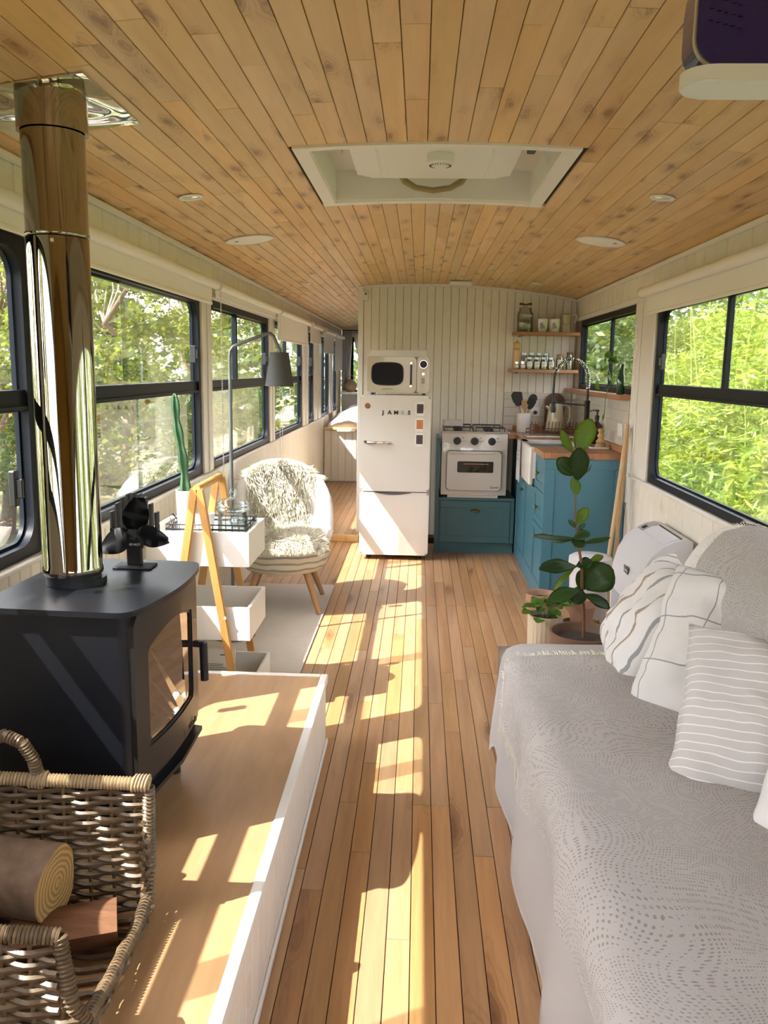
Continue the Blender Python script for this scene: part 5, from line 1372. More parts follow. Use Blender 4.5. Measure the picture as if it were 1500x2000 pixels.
bm = NB(); ringprism(bm, rrect(.445, .325, .026, 5, .447, .685), rrect(.436, .316, .022, 5, .447, .685), XZ, CY-.020, CY-.0145); fin('door_seal', bm, M['rim'], ck)
bm = NB(); prism(bm, rrect(.288, .090, .012, 5, .457, .717), XZ, CY-.0425, CY-.037); fin('oven_window', bm, M['stoveglass'], od)
bm = NB(); tube(bm, [(.36, CY-.048, .742), (.56, CY-.048, .742)], .0045, 8); fin('window_bar', bm, M['chrome'], od)
bm = NB(); box(bm, .26, .62, CY-.056, CY-.04, .824, .834, .003); fin('door_lip', bm, M['enamel'], od)
text('Queen', .026, (.615, CY-.0412, .555), FACE_CAM, M['ink'], 'lettering', od, .0006)
for kx in (.308, .447, .585):
    bm = NB(); tube(bm, [(kx, CY-.014, .922), (kx, CY-.020, .922), (kx, CY-.021, .922), (kx, CY-.046, .922)], [.031, .031, .028, .025], 26); box(bm, kx-.005, kx+.005, CY-.053, CY-.044, .898, .946, .002); fin('knob', bm, M['black'], ck, smooth=35)
    bm = NB(); box(bm, kx+.040, kx+.052, CY-.0156, CY-.0145, .944, .949); box(bm, kx+.040, kx+.078, CY-.0156, CY-.0145, .9205, .9225); fin('printed_mark', bm, M['ink'], ck)
bm = NB(); box(bm, KX0-.012, KX1+.012, CY-.025, 7.26, .985, 1.0, .004, 2); fin('hob_plate', bm, M['chrome'], ck)
for kx in (.32, .57):
    for ky in (CY+.12, CY+.35):
        bm = NB(); lathe(bm, [(.035, 1.0), (.035, 1.010), (.025, 1.016), (.002, 1.017)], (kx, ky, 0), 20); fin('burner', bm, M['black'], ck, smooth=40)
bm = NB()
for kx in (.32, .57):
    tube(bm, [(kx-.115, CY-.005, 1.028), (kx+.115, CY-.005, 1.028), (kx+.115, CY+.44, 1.028), (kx-.115, CY+.44, 1.028)], .0035, 6, closed=True)
    for ky in (CY+.12, CY+.35):
        tube(bm, [(kx-.115, ky, 1.028), (kx+.115, ky, 1.028)], .0032, 6)
    for dx in (-.05, .05): tube(bm, [(kx+dx, CY-.005, 1.028), (kx+dx, CY+.44, 1.028)], .0032, 6)
    for a, b in ((-.115, CY-.005), (.115, CY-.005), (.115, CY+.44), (-.115, CY+.44)): tube(bm, [(kx+a, b, 1.0), (kx+a, b, 1.03)], .0035, 6)
fin('pan_grate', bm, M['black'], ck)
def fold(c, w, d, n, m, name, label, cat, ang=0):
    bm = NB(); th_ = .011
    for k in range(n):
        z = c[2]+k*th_; pts = []
        for i in range(13): t = -1+2*i/12; pts.append((t*w/2*(1-.02*k), z+.0015*math.sin(t*5+k)))
        P2 = pts+[(u, v+th_*.92) for u, v in reversed(pts)]
        prism(bm, P2, lambda u, v, dd: (c[0]+u*math.cos(ang)-dd*math.sin(ang), c[1]+dd*math.cos(ang)+u*math.sin(ang), v), -d/2, d/2)
    bmesh.ops.bevel(bm, geom=[e for e in bm.edges if len(e.link_faces) == 2 and e.calc_face_angle(0) > 1], offset=.0035, segments=2, affect='EDGES')
    return top(fin(name, bm, m, smooth=60), label, cat)
fold((.275, CY+.18, 1.0335), .155, .13, 4, M['linen'], 'folded_towel', 'white folded tea towel on the left of the cooker grate', 'towel', .1)

# L-shaped run by the right wall
CXF, CYF, WT = .79, 5.27, .945
cr = thing('sink_cabinet', 'blue shaker kitchen cabinet run under the butcher block by the right wall', 'cabinet', (1.03, 6.1, 0))
bm = NB(); box(bm, CXF+.02, XR-.03, CYF+.02, 7.28, .0, WT-.001); fin('carcass', bm, M['blue'], cr)
# end panel facing the room
bm = NB(); fr_ = .065
box(bm, CXF+.02, XR-.005, CYF+.008, CYF+.02, .0, WT-.002)
for q in ((CXF, XR-.005, .0, .085), (CXF, XR-.005, WT-.065, WT-.002), (CXF, CXF+fr_, .085, WT-.065), (XR-.07, XR-.005, .085, WT-.065)): box(bm, q[0], q[1], CYF, CYF+.02, q[2], q[3], .0015)
fin('end_panel', bm, M['blue'], cr)
def shakerY(y0, y1, z0, z1, name, fr_=.045):
    bm = NB(); xf = CXF
    box(bm, xf+.007, xf+.019, y0+fr_-.002, y1-fr_+.002, z0+fr_-.002, z1-fr_+.002)
    for q in ((y0, y1, z0, z0+fr_), (y0, y1, z1-fr_, z1), (y0, y0+fr_, z0+fr_, z1-fr_), (y1-fr_, y1, z0+fr_, z1-fr_)): box(bm, xf, xf+.019, q[0], q[1], q[2], q[3], .0015)
    return fin(name, bm, M['blue'], cr)
def knobY(p, y, z):
    bm = NB(); pts = [(CXF-.0005, y, z), (CXF-.010, y, z), (CXF-.012, y, z), (CXF-.024, y, z), (CXF-.028, y, z)]; tube(bm, pts, [.006, .006, .014, .016, .010], 16); fin('knob', bm, M['brass'], p, smooth=50)
for z0, z1 in ((.722, .936), (.492, .716), (.075, .486)):
    d_ = shakerY(5.296, 5.70, z0, z1, 'drawer' if z0 > .1 else 'door'); knobY(d_, 5.50, (z0+z1)/2 if z0 > .1 else .415)
for y0, y1, kk in ((5.706, 6.22, 6.17), (6.226, 6.74, 6.28)):
    d_ = shakerY(y0, y1, .075, .700, 'door'); knobY(d_, kk if kk > 6.2 else 6.16, .61) if kk > 6.2 else None
bm = NB(); box(bm, CXF+.004, CXF+.02, 5.29, 6.78, .0, .07); fin('plinth', bm, M['blue'], cr)
wt_ = thing('worktop', 'butcher block wooden worktop around the sink', 'worktop', (1.03, 6.1, WT))
def staves(x0, x1, y0, y1, z0, z1, sw=.045):
    x = x0; rng = random.Random(int(x0*100+y0*10))
    while x < x1-.002:
        l = min(sw, x1-x)
        for y, ll in rowsplit(y0, y1, .3, .9, rng):
            bm = NB(); box(bm, x, x+l-.0004, y, y+ll-.0004, z0, z1, .0008); fin('stave', bm, M['butcher'], wt_)
        x += sw
staves(CXF-.012, XR-.013, CYF-.012, 5.72, WT, .983)
staves(1.16, XR-.013, 5.72, 6.42, WT, .983)
staves(CXF-.012, XR-.013, 6.42, 7.275, WT, .983)
staves(.715, CXF-.012, 6.78, 7.275, WT, .983)
bm = NB(); box(bm, XR-.032, XR-.0125, CYF-.01, 7.24, .9835, 1.022, .002); fin('upstand', bm, M['shelfwood'], wt_)
bm = NB(); box(bm, .80, XR-.034, 7.262, 7.282, .9835, 1.022, .002); fin('upstand', bm, M['shelfwood'], wt_)
sk_ = thing('belfast_sink', 'white ceramic apron-front sink set in the worktop', 'sink', (.95, 6.07, .715))
bm = NB(); SXa, SXb, SYa, SYb = .752, 1.158, 5.724, 6.416
box(bm, SXa, SXa+.03, SYa, SYb, .716, .974, .010, 3); box(bm, SXb-.03, SXb, SYa, SYb, .76, .974, .006, 2); box(bm, SXa+.02, SXb-.02, SYa, SYa+.028, .76, .974, .006, 2); box(bm, SXa+.02, SXb-.02, SYb-.028, SYb, .76, .974, .006, 2); box(bm, SXa+.02, SXb-.02, SYa+.02, SYb-.02, .76, .78)
fin('basin', bm, M['ceramic'], sk_, smooth=45)
# tea towel over the sink front
def towel(u, v):
    s = v*.36; y = 6.16+.20*u
    if s < .06: p = Vector((.80-s, y, .979))
    else:
        s2 = s-.06; p = Vector((.741-.006*math.sin(u*9)*min(1, s2/.1), y-.02*s2, .977-s2))
    return p
t = sheet(towel, 14, 24, 'tea_towel', M['linen'], None, .004); top(t, 'white tea towel with dark stripes hanging over the sink front', 'towel')
bm = NB()
for z in (.90, .87, .84):
    box(bm, .7335, .7345, 6.19, 6.30, z, z+.004)
fin('stripe', bm, M['rim'], t, kind=None)

# ------------------------------------------------------------------ things on the worktop
ZW = .984
fa = thing('kitchen_tap', 'black spring-neck kitchen tap with pull-down spray behind the sink', 'tap', (1.205, 6.16, ZW))
tx, ty = 1.205, 6.16
bm = NB(); lathe(bm, [(.030, ZW), (.030, ZW+.008), (.024, ZW+.014), (.0195, ZW+.02), (.0195, 1.275), (.017, 1.28)], (tx, ty, 0), 24); fin('column', bm, M['black'], fa, smooth=40)
bm = NB(); tube(bm, [(tx+.01, ty, ZW+.05), (tx+.055, ty-.01, ZW+.055), (tx+.075, ty-.012, ZW+.09)], .006, 8); fin('lever', bm, M['black'], fa, smooth=50)
AR = [(tx, ty, 1.28), (tx-.001, ty, 1.36)]
for i in range(1, 16):
    a = PI*i/16; AR.append((tx-.122+.122*math.cos(a), ty, 1.42+.150*math.sin(a)))
AR += [(tx-.244, ty, 1.42), (tx-.246, ty, 1.33), (tx-.242, ty, 1.28)]
bm = NB(); tube(bm, AR, .0085, 10); fin('hose', bm, M['black'], fa, smooth=60)
def coil(pts, r, pitch, wr):
    P_ = [Vector(p) for p in pts]; out = []; ang = 0
    ln = [0]
    for a, b in zip(P_, P_[1:]): ln.append(ln[-1]+(b-a).length)
    T = ln[-1]; n = int(T/pitch*12)
    for k in range(n+1):
        s = T*k/n; i = 0
        while i < len(ln)-2 and s > ln[i+1]: i += 1
        f = (s-ln[i])/max(1e-9, ln[i+1]-ln[i]); c = P_[i].lerp(P_[i+1], f); t_ = (P_[i+1]-P_[i]).normalized(); b_ = Vector((0, 1, 0)); u_ = b_.cross(t_).normalized()
        a = 2*PI*s/pitch; out.append(c+(u_*math.cos(a)+b_*math.sin(a))*r)
    return out
bm = NB(); tube(bm, coil(AR[1:16], .0135, .013, .0022)[::1], .0024, 5); fin('spring', bm, M['chrome'], fa, smooth=60)
bm = NB(); lathe(bm, [(.012, 1.19), (.019, 1.195), (.020, 1.225), (.016, 1.235), (.0165, 1.285), (.012, 1.30)], (tx-.242, ty, 0), 20); fin('spray_head', bm, M['black'], fa, smooth=40)
bm = NB(); tube(bm, [(tx, ty, 1.245), (tx-.24, ty, 1.262)], .006, 8); ring_ = [(tx-.242+.021*math.cos(2*PI*k/14), ty+.021*math.sin(2*PI*k/14), 1.262) for k in range(14)]; tube(bm, ring_, .003, 5, closed=True); fin('holder_arm', bm, M['black'], fa, smooth=50)
bx_, by_ = 1.245, 5.99
b = thing('soap_bottle', 'dark amber ribbed soap bottle with black pump beside the tap', 'bottle', (bx_, by_, ZW))
bm = NB(); n = 40; rows = []
for r_, z in ((.034, 0), (.037, .004), (.038, .11), (.034, .135), (.020, .150), (.014, .155), (.014, .168)):
    rib = .03 if .003 < z < .14 else 0
    rows.append([bm.verts.new((bx_+r_*(1+(rib if j % 2 else 0))*math.cos(2*PI*j/n), by_+r_*(1+(rib if j % 2 else 0))*math.sin(2*PI*j/n), ZW+z)) for j in range(n)])
for p, q in zip(rows, rows[1:]):
    for j in range(n): bm.faces.new((p[j], p[(j+1) % n], q[(j+1) % n], q[j]))
bm.faces.new(rows[0][::-1]); bm.faces.new(rows[-1]); fin('glass_body', bm, M['amber'], b, smooth=50)
bm = NB(); lathe(bm, [(.016, .168), (.016, .196), (.006, .2), (.006, .222), (.012, .224), (.012, .238), (.002, .24)], (bx_, by_, ZW), 18); tube(bm, [(bx_, by_, ZW+.232), (bx_-.045, by_-.005, ZW+.232), (bx_-.052, by_-.005, ZW+.224)], .0035, 7); fin('pump', bm, M['black'], b, smooth=50)
b = thing('dish_brush', 'turned wooden dish brush standing head down on a small white dish', 'brush', (1.215, 5.62, ZW+.010))
qx, qy = 1.205, 5.64
bm = NB(); prism(bm, rrect(.125, .085, .008, 3, qx-.01, qy), XY, ZW, ZW+.010); o = fin('soap_dish', bm, M['ceramic'], smooth=40); top(o, 'small white rectangular dish under the wooden brush', 'dish')
bm = NB(); lathe(bm, [(.036, .0), (.030, .022), (.024, .028)], (qx, qy, ZW+.0105), 28); fin('bristles', bm, M['wickpale'], b)
bm = NB(); lathe(bm, [(.030, .028), (.033, .034), (.020, .050), (.017, .058), (.024, .068), (.022, .078), (.014, .088), (.016, .096), (.022, .104), (.021, .114), (.012, .120), (.002, .121)], (qx, qy, ZW+.0105), 28); fin('handle', bm, M['bamboo'], b, smooth=50)
u = thing('utensil_crock', 'white ceramic crock on the worktop holding black kitchen utensils', 'crock', (.862, 7.02, ZW))
ux, uy = .862, 7.02
bm = NB(); lathe(bm, [(.002, 0), (.056, 0), (.059, .004), (.060, .155), (.056, .158), (.054, .150), (.054, .012), (.002, .012)], (ux, uy, ZW), 32, cap=False); fin('crock', bm, M['ceramic'], u, smooth=45)
def utensil(name, b0, b1, head, label, hm='black'):
    o = thing(name, label, 'utensil', b0, 'utensils in the crock'); bm = NB(); tube(bm, [b0, b1], .0055, 8); fin('handle', bm, M['oakleg'], o, smooth=50)
    a = Vector(b1); d = (a-Vector(b0)).normalized(); bm = NB()
    if head == 'spatula': P2 = [(-.018, 0), (.018, 0), (.042, .05), (.046, .105), (-.02, .125), (-.046, .10), (-.040, .045)]
    elif head == 'spoon': P2 = [(.038*math.cos(t)*(1 if math.sin(t) > 0 else .8), .05+.052*math.sin(t)) for t in [2*PI*k/20 for k in range(20)]]
    else: P2 = [(-.008, 0), (.008, 0), (.028, .05), (.028, .09), (-.028, .09), (-.028, .05)]
    sdx = Vector((d.z, 0, -d.x)).normalized(); yy = sdx.cross(d).normalized()
    prism(bm, P2, lambda p, q, e: tuple(a+sdx*p+d*q+yy*e), -.003, .003); bmesh.ops.bevel(bm, geom=bm.edges[:], offset=.0012, segments=1, affect='EDGES'); fin('head', bm, M[hm], o)
utensil('spatula', (ux+.01, uy, ZW+.013), (ux-.045, uy-.01, ZW+.215), 'spatula', 'black square spatula leaning left in the white crock')
utensil('ladle', (ux-.012, uy+.008, ZW+.013), (ux+.050, uy+.005, ZW+.215), 'spoon', 'black round ladle leaning right in the white crock')
utensil('cooking_spoon', (ux-.018, uy-.01, ZW+.013), (ux+.035, uy-.03, ZW+.19), 'spoon', 'wooden-handled black spoon in front of the ladle in the crock')
utensil('wooden_spatula', (ux+.01, uy-.02, ZW+.013), (ux+.002, uy-.03, ZW+.17), 'small', 'short wooden spatula in the middle of the crock', 'oakleg')
bm = NB(); cut = [(.082*math.cos(t), .0) for t in ()]
P2 = [(-.082, 0), (.082, 0)]+[(.082*math.cos(t), .245+.075*math.sin(t)) for t in [PI*k/18 for k in range(19)]]
prism(bm, P2, lambda p, q, e: (1.145+p, 7.232+e-.10*(q)*.3+.02, ZW+q), -.009, .009); o = fin('chopping_board', bm, M['brownwood'], smooth=40); top(o, 'dark round-topped wooden chopping board leaning on the tiled wall', 'chopping board')
ke = thing('kettle', 'cream electric kettle with curved handle behind the dish rack', 'kettle', (1.10, 6.88, ZW)); kx, ky = 1.105, 6.93
bm = NB(); lathe(bm, [(.080, 0), (.083, .004), (.083, .02)], (kx, ky, ZW), 36); fin('power_base', bm, M['black'], ke, smooth=40)
bm = NB(); lathe(bm, [(.076, .021), (.078, .03), (.056, .225), (.052, .238), (.030, .246), (.002, .248)], (kx, ky, ZW), 40); fin('body', bm, M['cream'], ke, smooth=50)
bm = NB(); tube(bm, [(kx+.050, ky, ZW+.225), (kx+.085, ky, ZW+.232), (kx+.108, ky, ZW+.215), (kx+.118, ky, ZW+.13), (kx+.105, ky, ZW+.085), (kx+.070, ky, ZW+.065)], [.010, .011, .011, .011, .010, .009], 10); fin('handle', bm, M['cream'], ke, smooth=60)
bm = NB(); lathe(bm, [(.008, .248), (.008, .256), (.018, .262), (.016, .270), (.002, .272)], (kx, ky, ZW), 20); fin('lid_knob', bm, M['black'], ke, smooth=50)
bm = NB(); tube(bm, [(kx-.055, ky-.02, ZW+.20), (kx-.085, ky-.03, ZW+.222)], [.014, .009], 12); fin('spout', bm, M['cream'], ke, smooth=50)
dk = thing('dish_rack', 'dark wire dish rack on a white drip tray on the worktop', 'dish rack', (1.04, 6.62, ZW))
bm = NB(); rx0, rx1, ry0, ry1 = .83, 1.25, 6.50, 6.76
prism(bm, rrect(rx1-rx0, ry1-ry0, .015, 4, (rx0+rx1)/2, (ry0+ry1)/2), XY, ZW, ZW+.010); fin('drip_tray', bm, M['ceramic'], dk, smooth=40)
bm = NB()
for z in (ZW+.022, ZW+.05): tube(bm, [(rx0+.02, ry0+.02, z), (rx1-.02, ry0+.02, z), (rx1-.02, ry1-.02, z), (rx0+.02, ry1-.02, z)], .003, 6, closed=True)
for xx in (rx0+.02, rx1-.02):
    for yy in (ry0+.02, ry1-.02): tube(bm, [(xx, yy, ZW+.010), (xx, yy, ZW+.05)], .003, 6)
for k in range(14):
    x = rx0+.04+k*.026; tube(bm, [(x, ry0+.02, ZW+.022), (x, ry1-.02, ZW+.022)], .002, 5)
fin('rack_frame', bm, M['brownwood'], dk)
for k in range(14):
    x = rx0+.04+k*.026; bm = NB(); tube(bm, [(x, ry0+.09, ZW+.022), (x+.004, ry0+.085, ZW+.115)], .0028, 6); fin('prong', bm, M['brownwood'], dk)
bm = NB(); lathe(bm, [(.028, 0), (.030, .07), (.026, .07), (.024, .006)], (rx0+.055, ry0+.06, ZW+.026), 18, cap=False); fin('cutlery_cup', bm, M['brownwood'], dk)
# sockets
for p, rot, lb in (((XR-.014, 5.45, 1.12), 'R', 'white double wall socket on the tiled right wall beside the pole'), ((.985, YK-.019, 1.14), 'B', 'white wall socket on the tiles between crock and kettle')):
    s_ = thing('wall_socket', lb, 'socket', p)
    bm = NB()
    if rot == 'R': box(bm, p[0]-.008, p[0]+.001, p[1]-.06, p[1]+.06, p[2]-.04, p[2]+.04, .003, 2)
    else: box(bm, p[0]-.04, p[0]+.04, p[1]-.007, p[1]+.001, p[2]-.04, p[2]+.04, .003, 2)
    fin('plate', bm, M['white'], s_)
    bm = NB()
    if rot == 'R':
        for q in (-.03, .03): box(bm, p[0]-.010, p[0]-.007, p[1]+q-.02, p[1]+q+.02, p[2]-.022, p[2]+.022, .002)
    else: tube(bm, [(p[0], p[1]-.006, p[2]-.005), (p[0], p[1]-.035, p[2]-.005)], .016, 14)
    fin('socket_face' if rot == 'R' else 'plug', bm, M['white'] if rot == 'R' else M['black'], s_)

# ------------------------------------------------------------------ shelves
for z, x0, lb in ((1.786, .765, 'upper orange wood shelf in the kitchen corner'), (1.483, .745, 'lower orange wood shelf in the kitchen corner holding spice jars')):
    sh = thing('wall_shelf', lb, 'shelf', (1.02, 7.18, z-.012)); bm = NB(); box(bm, x0, XR-.006, 7.065, 7.283, z-.013, z+.013, .002); fin('board', bm, M['shelfwood'], sh)
    bm = NB(); box(bm, x0+.05, x0+.065, 7.09, 7.283, z-.022, z-.0135); fin('bracket', bm, M['greymetal'], sh)
Z1, Z2 = 1.7995, 1.4965
def jarthing(name, x, y, z, r, h, label, lidm, fill, fillh, lab=None, cat='jar', group=None, lidr=.9, lidh=.018, sq=False):
    t = thing(name, label, cat, (x, y, z), group)
    bm = NB(); n = 28
    lathe(bm, [(.001, 0), (r*.96, 0), (r, .004), (r, h*.86), (r*.82, h*.93), (r*.8, h), (r*.76, h), (r*.78, h*.92), (r*.94, h*.85), (r*.94, .006), (.001, .006)], (x, y, z), n, cap=False); fin('glass_body', bm, M['clearglass'], t, smooth=40)
    if fill: bm = NB(); lathe(bm, [(r*.9, .008), (r*.9, fillh), (.001, fillh+.002)], (x, y, z), 20); fin('contents', bm, M[fill], t, smooth=40)
    bm = NB(); lathe(bm, [(r*lidr, h), (r*lidr, h+lidh), (.001, h+lidh+.001)], (x, y, z), 24); fin('lid', bm, lidm, t, smooth=40)
    if lab:
        bm = NB(); a0 = 52
        A = [[bm.verts.new((x+(r+o_)*math.sin(math.radians(a)), y-(r+o_)*math.cos(math.radians(a)), z+h*zz)) for o_, zz in ((.0006, .28), (.0006, .78), (.0012, .78), (.0012, .28))] for a in range(-a0, a0+1, 13)]
        for p, q in zip(A, A[1:]):
            for k in range(4): bm.faces.new((p[k], p[(k+1) % 4], q[(k+1) % 4], q[k]))
        fin('label', bm, M['paper'], t); text(lab, .008, (x, y-r-.0022, z+h*.53), FACE_CAM, M['ink'], 'lettering', t, .0004)
    return t
yj = thing('storage_jar', 'large glass jar of yerba with a dark wooden handle lid on the upper shelf', 'jar', (.86, 7.17, Z1))
bm = NB(); x, y = .855, 7.165
lathe(bm, [(.001, 0), (.062, 0), (.066, .006), (.066, .15), (.052, .172), (.050, .185), (.046, .185), (.048, .17), (.061, .148), (.061, .008), (.001, .008)], (x, y, Z1), 32, cap=False); fin('glass_body', bm, M['clearglass'], yj, smooth=40)
bm = NB(); lathe(bm, [(.058, .010), (.058, .098), (.001, .104)], (x, y, Z1), 28); fin('contents', bm, M['herb'], yj, smooth=40)
bm = NB(); lathe(bm, [(.052, .186), (.052, .194), (.03, .202), (.012, .206), (.012, .216)], (x, y, Z1), 24); fin('lid', bm, M['clearglass'], yj, smooth=40)
bm = NB(); tube(bm, [(x-.050, y, Z1+.226), (x-.03, y, Z1+.226), (x, y, Z1+.220), (x+.03, y, Z1+.226), (x+.050, y, Z1+.226)], [.011, .010, .007, .010, .011], 12); fin('lid_handle', bm, M['brownwood'], yj, smooth=50)
text('YERBA', .030, (x+.004, y-.0675, Z1+.128), FACE_CAM, M['white'], 'lettering', yj, .0006, bold=.0006)
for k, mx in enumerate((.995, 1.095)):
    m_ = thing('mug', ('white handleless mug printed with thin black lettering, beside the yerba jar', 'white handleless mug printed with thin black lettering, beside the moka pot')[k], 'mug', (mx, 7.15, Z1), 'printed mugs on the upper shelf')
    bm = NB(); lathe(bm, [(.001, 0), (.034, 0), (.038, .004), (.046, .055), (.048, .106), (.045, .108), (.043, .055), (.034, .010), (.001, .010)], (mx, 7.15, Z1), 32, cap=False); fin('cup', bm, M['ceramic'], m_, smooth=50)
    for q, (dx, dz_, hh, ww) in enumerate(((-.018, .045, .040, .0016), (-.006, .040, .05, .002), (.004, .045, .03, .0016), (.012, .04, .022, .0016))):
        bm = NB(); yy = 7.15-math.sqrt(.0478**2-dx*dx)
        box(bm, mx+dx-ww, mx+dx+ww, yy-.0006, yy+.004, Z1+dz_-.012, Z1+dz_+hh-.012); fin('printed_mark', bm, M['ink'], m_)
    for q, dz_ in enumerate((.030, .055, .070)):
        bm = NB(); dx = -.014; yy = 7.15-math.sqrt(.0465**2-dx*dx); box(bm, mx-.024, mx-.004, yy-.002, yy+.004, Z1+dz_, Z1+dz_+.0025); fin('printed_line', bm, M['ink'], m_)
mk = thing('moka_pot', 'cream stovetop coffee pot with curved handle at the right end of the upper shelf', 'coffee pot', (1.19, 7.15, Z1)); x, y = 1.19, 7.15
bm = NB(); lathe(bm, [(.040, 0), (.042, .003), (.037, .060), (.036, .064)], (x, y, Z1), 8); fin('boiler', bm, M['cream'], mk)
bm = NB(); lathe(bm, [(.034, .066), (.036, .070), (.045, .140), (.043, .144), (.018, .152), (.001, .153)], (x, y, Z1), 8); fin('upper_pot', bm, M['cream'], mk)
bm = NB(); lathe(bm, [(.004, .153), (.005, .160), (.012, .172), (.010, .178), (.001, .179)], (x, y, Z1), 14); fin('lid_knob', bm, M['white'], mk, smooth=50)
bm = NB(); tube(bm, [(x+.038, y, Z1+.138), (x+.062, y, Z1+.150), (x+.080, y, Z1+.140), (x+.082, y, Z1+.115), (x+.070, y, Z1+.080), (x+.060, y, Z1+.075)], [.006, .007, .008, .007, .006, .004], 10); fin('handle', bm, M['white'], mk, smooth=50)
gx, gy = .792, 7.13
g2 = thing('pepper_mill', 'tall turned orange wood pepper mill at the left end of the lower shelf', 'pepper mill', (gx, gy, Z2))
bm = NB(); lathe(bm, [(.030, 0), (.031, .01), (.025, .05), (.022, .09), (.024, .13), (.027, .155)], (gx, gy, Z2), 28); fin('body', bm, M['pine'], g2, smooth=50)
bm = NB(); lathe(bm, [(.024, .156), (.028, .163), (.022, .170), (.026, .185), (.029, .200), (.024, .218), (.010, .226), (.001, .227)], (gx, gy, Z2), 28); fin('head', bm, M['pine'], g2, smooth=50)
bm = NB(); lathe(bm, [(.004, .227), (.006, .234), (.001, .238)], (gx, gy, Z2), 14); fin('knob', bm, M['chrome'], g2, smooth=50)
gl = M['clearglass']
jarthing('spice_jar', .792, 7.085, Z2, .017, .042, 'tiny labelled spice jar in front of the pepper mill', M['chrome'], 'herb', .02, 'sal', group='spice jars')
jarthing('spice_jar', .842, 7.09, Z2, .021, .045, 'tiny labelled spice jar just right of the pepper mill', M['chrome'], 'herb', .02, 'oreg', group='spice jars')
for k, (x, fl_, lb) in enumerate(((.897, 'herb', 'first of the four square-labelled spice jars from the left'), (.958, 'herb', 'second of the four square-labelled spice jars from the left'), (1.016, 'spice', 'third of the four square-labelled spice jars from the left'), (1.076, 'herb', 'fourth of the four square-labelled spice jars, nearest the tap neck'))):
    jarthing('spice_jar', x, 7.10, Z2, .0265, .082, lb, gl, fl_, .055, ('curry', 'comino', 'ajo', 'romero')[k], group='spice jars')
for k, x in enumerate((.868, .93, .99, 1.05)):
    jarthing('storage_jar', x, 7.225, Z2, .029, .118, ('clear jar in the back row of the lower shelf behind the first spice jars', 'clear jar second in the back row of the lower shelf', 'clear jar third in the back row of the lower shelf', 'clear jar fourth in the back row of the lower shelf')[k], gl, 'herb', .03, group='back row jars')
jarthing('storage_jar', 1.150, 7.12, Z2, .031, .105, 'white-labelled jar with wood lid behind the tap neck', M['shelfwood'], 'spice', .03, 'te', group='back row jars')
jarthing('storage_jar', 1.232, 7.14, Z2, .030, .125, 'tall glass jar with dark lid at the right end of the lower shelf', M['brownwood'], 'spice', .045, group='back row jars')
# ledge plants in the small window
vs_ = thing('vase', 'dark green glass vase with climbing plant on the window ledge by the pillar', 'vase', (1.262, 5.42, 1.3455))
bm = NB(); lathe(bm, [(.001, 0), (.022, 0), (.024, .004), (.026, .10), (.018, .13), (.018, .19), (.015, .19), (.014, .13), (.001, .12)], (1.262, 5.42, 1.3455), 24, cap=False); fin('glass_body', bm, mat('dark green glass', (.01, .05, .02), .08, coat=.6), vs_, smooth=50)
rr = random.Random(2)
base = Vector((1.262, 5.42, 1.53))
for k in range(7):
    a = base+Vector((-.01-.012*k, .02*k-.01, .012*k if k < 5 else -.03)); d = Vector((rr.uniform(-.05, .0), rr.uniform(-.02, .08), rr.uniform(-.01, .04)))
    leaf('leaf', a, a+d, .045, M['ivy'], vs_, (-.8, -.4, .6), seed=k)
bm = NB(); tube(bm, [(1.262, 5.42, 1.50), (1.255, 5.47, 1.55), (1.245, 5.56, 1.45), (1.24, 5.66, 1.38), (1.235, 5.70, 1.36)], .002, 5)
tube(bm, [(1.245, 5.60, 1.42), (1.24, 5.66, 1.48), (1.24, 5.80, 1.56)], .0018, 5); tube(bm, [(1.24, 5.66, 1.38), (1.235, 5.80, 1.36), (1.23, 5.95, 1.355)], .0018, 5); tube(bm, [(1.235, 5.66, 1.37), (1.215, 5.62, 1.30), (1.21, 5.60, 1.22)], .0018, 5)
fin('stems', bm, M['ivy'], vs_)
for p, d in (((1.235, 5.92, 1.36), (-.02, .05, .04)), ((1.235, 5.95, 1.37), (-.01, .02, .05)), ((1.24, 5.78, 1.55), (0, .04, .03)), ((1.21, 5.60, 1.22), (-.01, -.01, -.05)), ((1.24, 5.60, 1.43), (-.03, -.05, .03))):
    leaf('leaf', p, Vector(p)+Vector(d), .03, M['ivy'], vs_, (-1, -.3, .3))

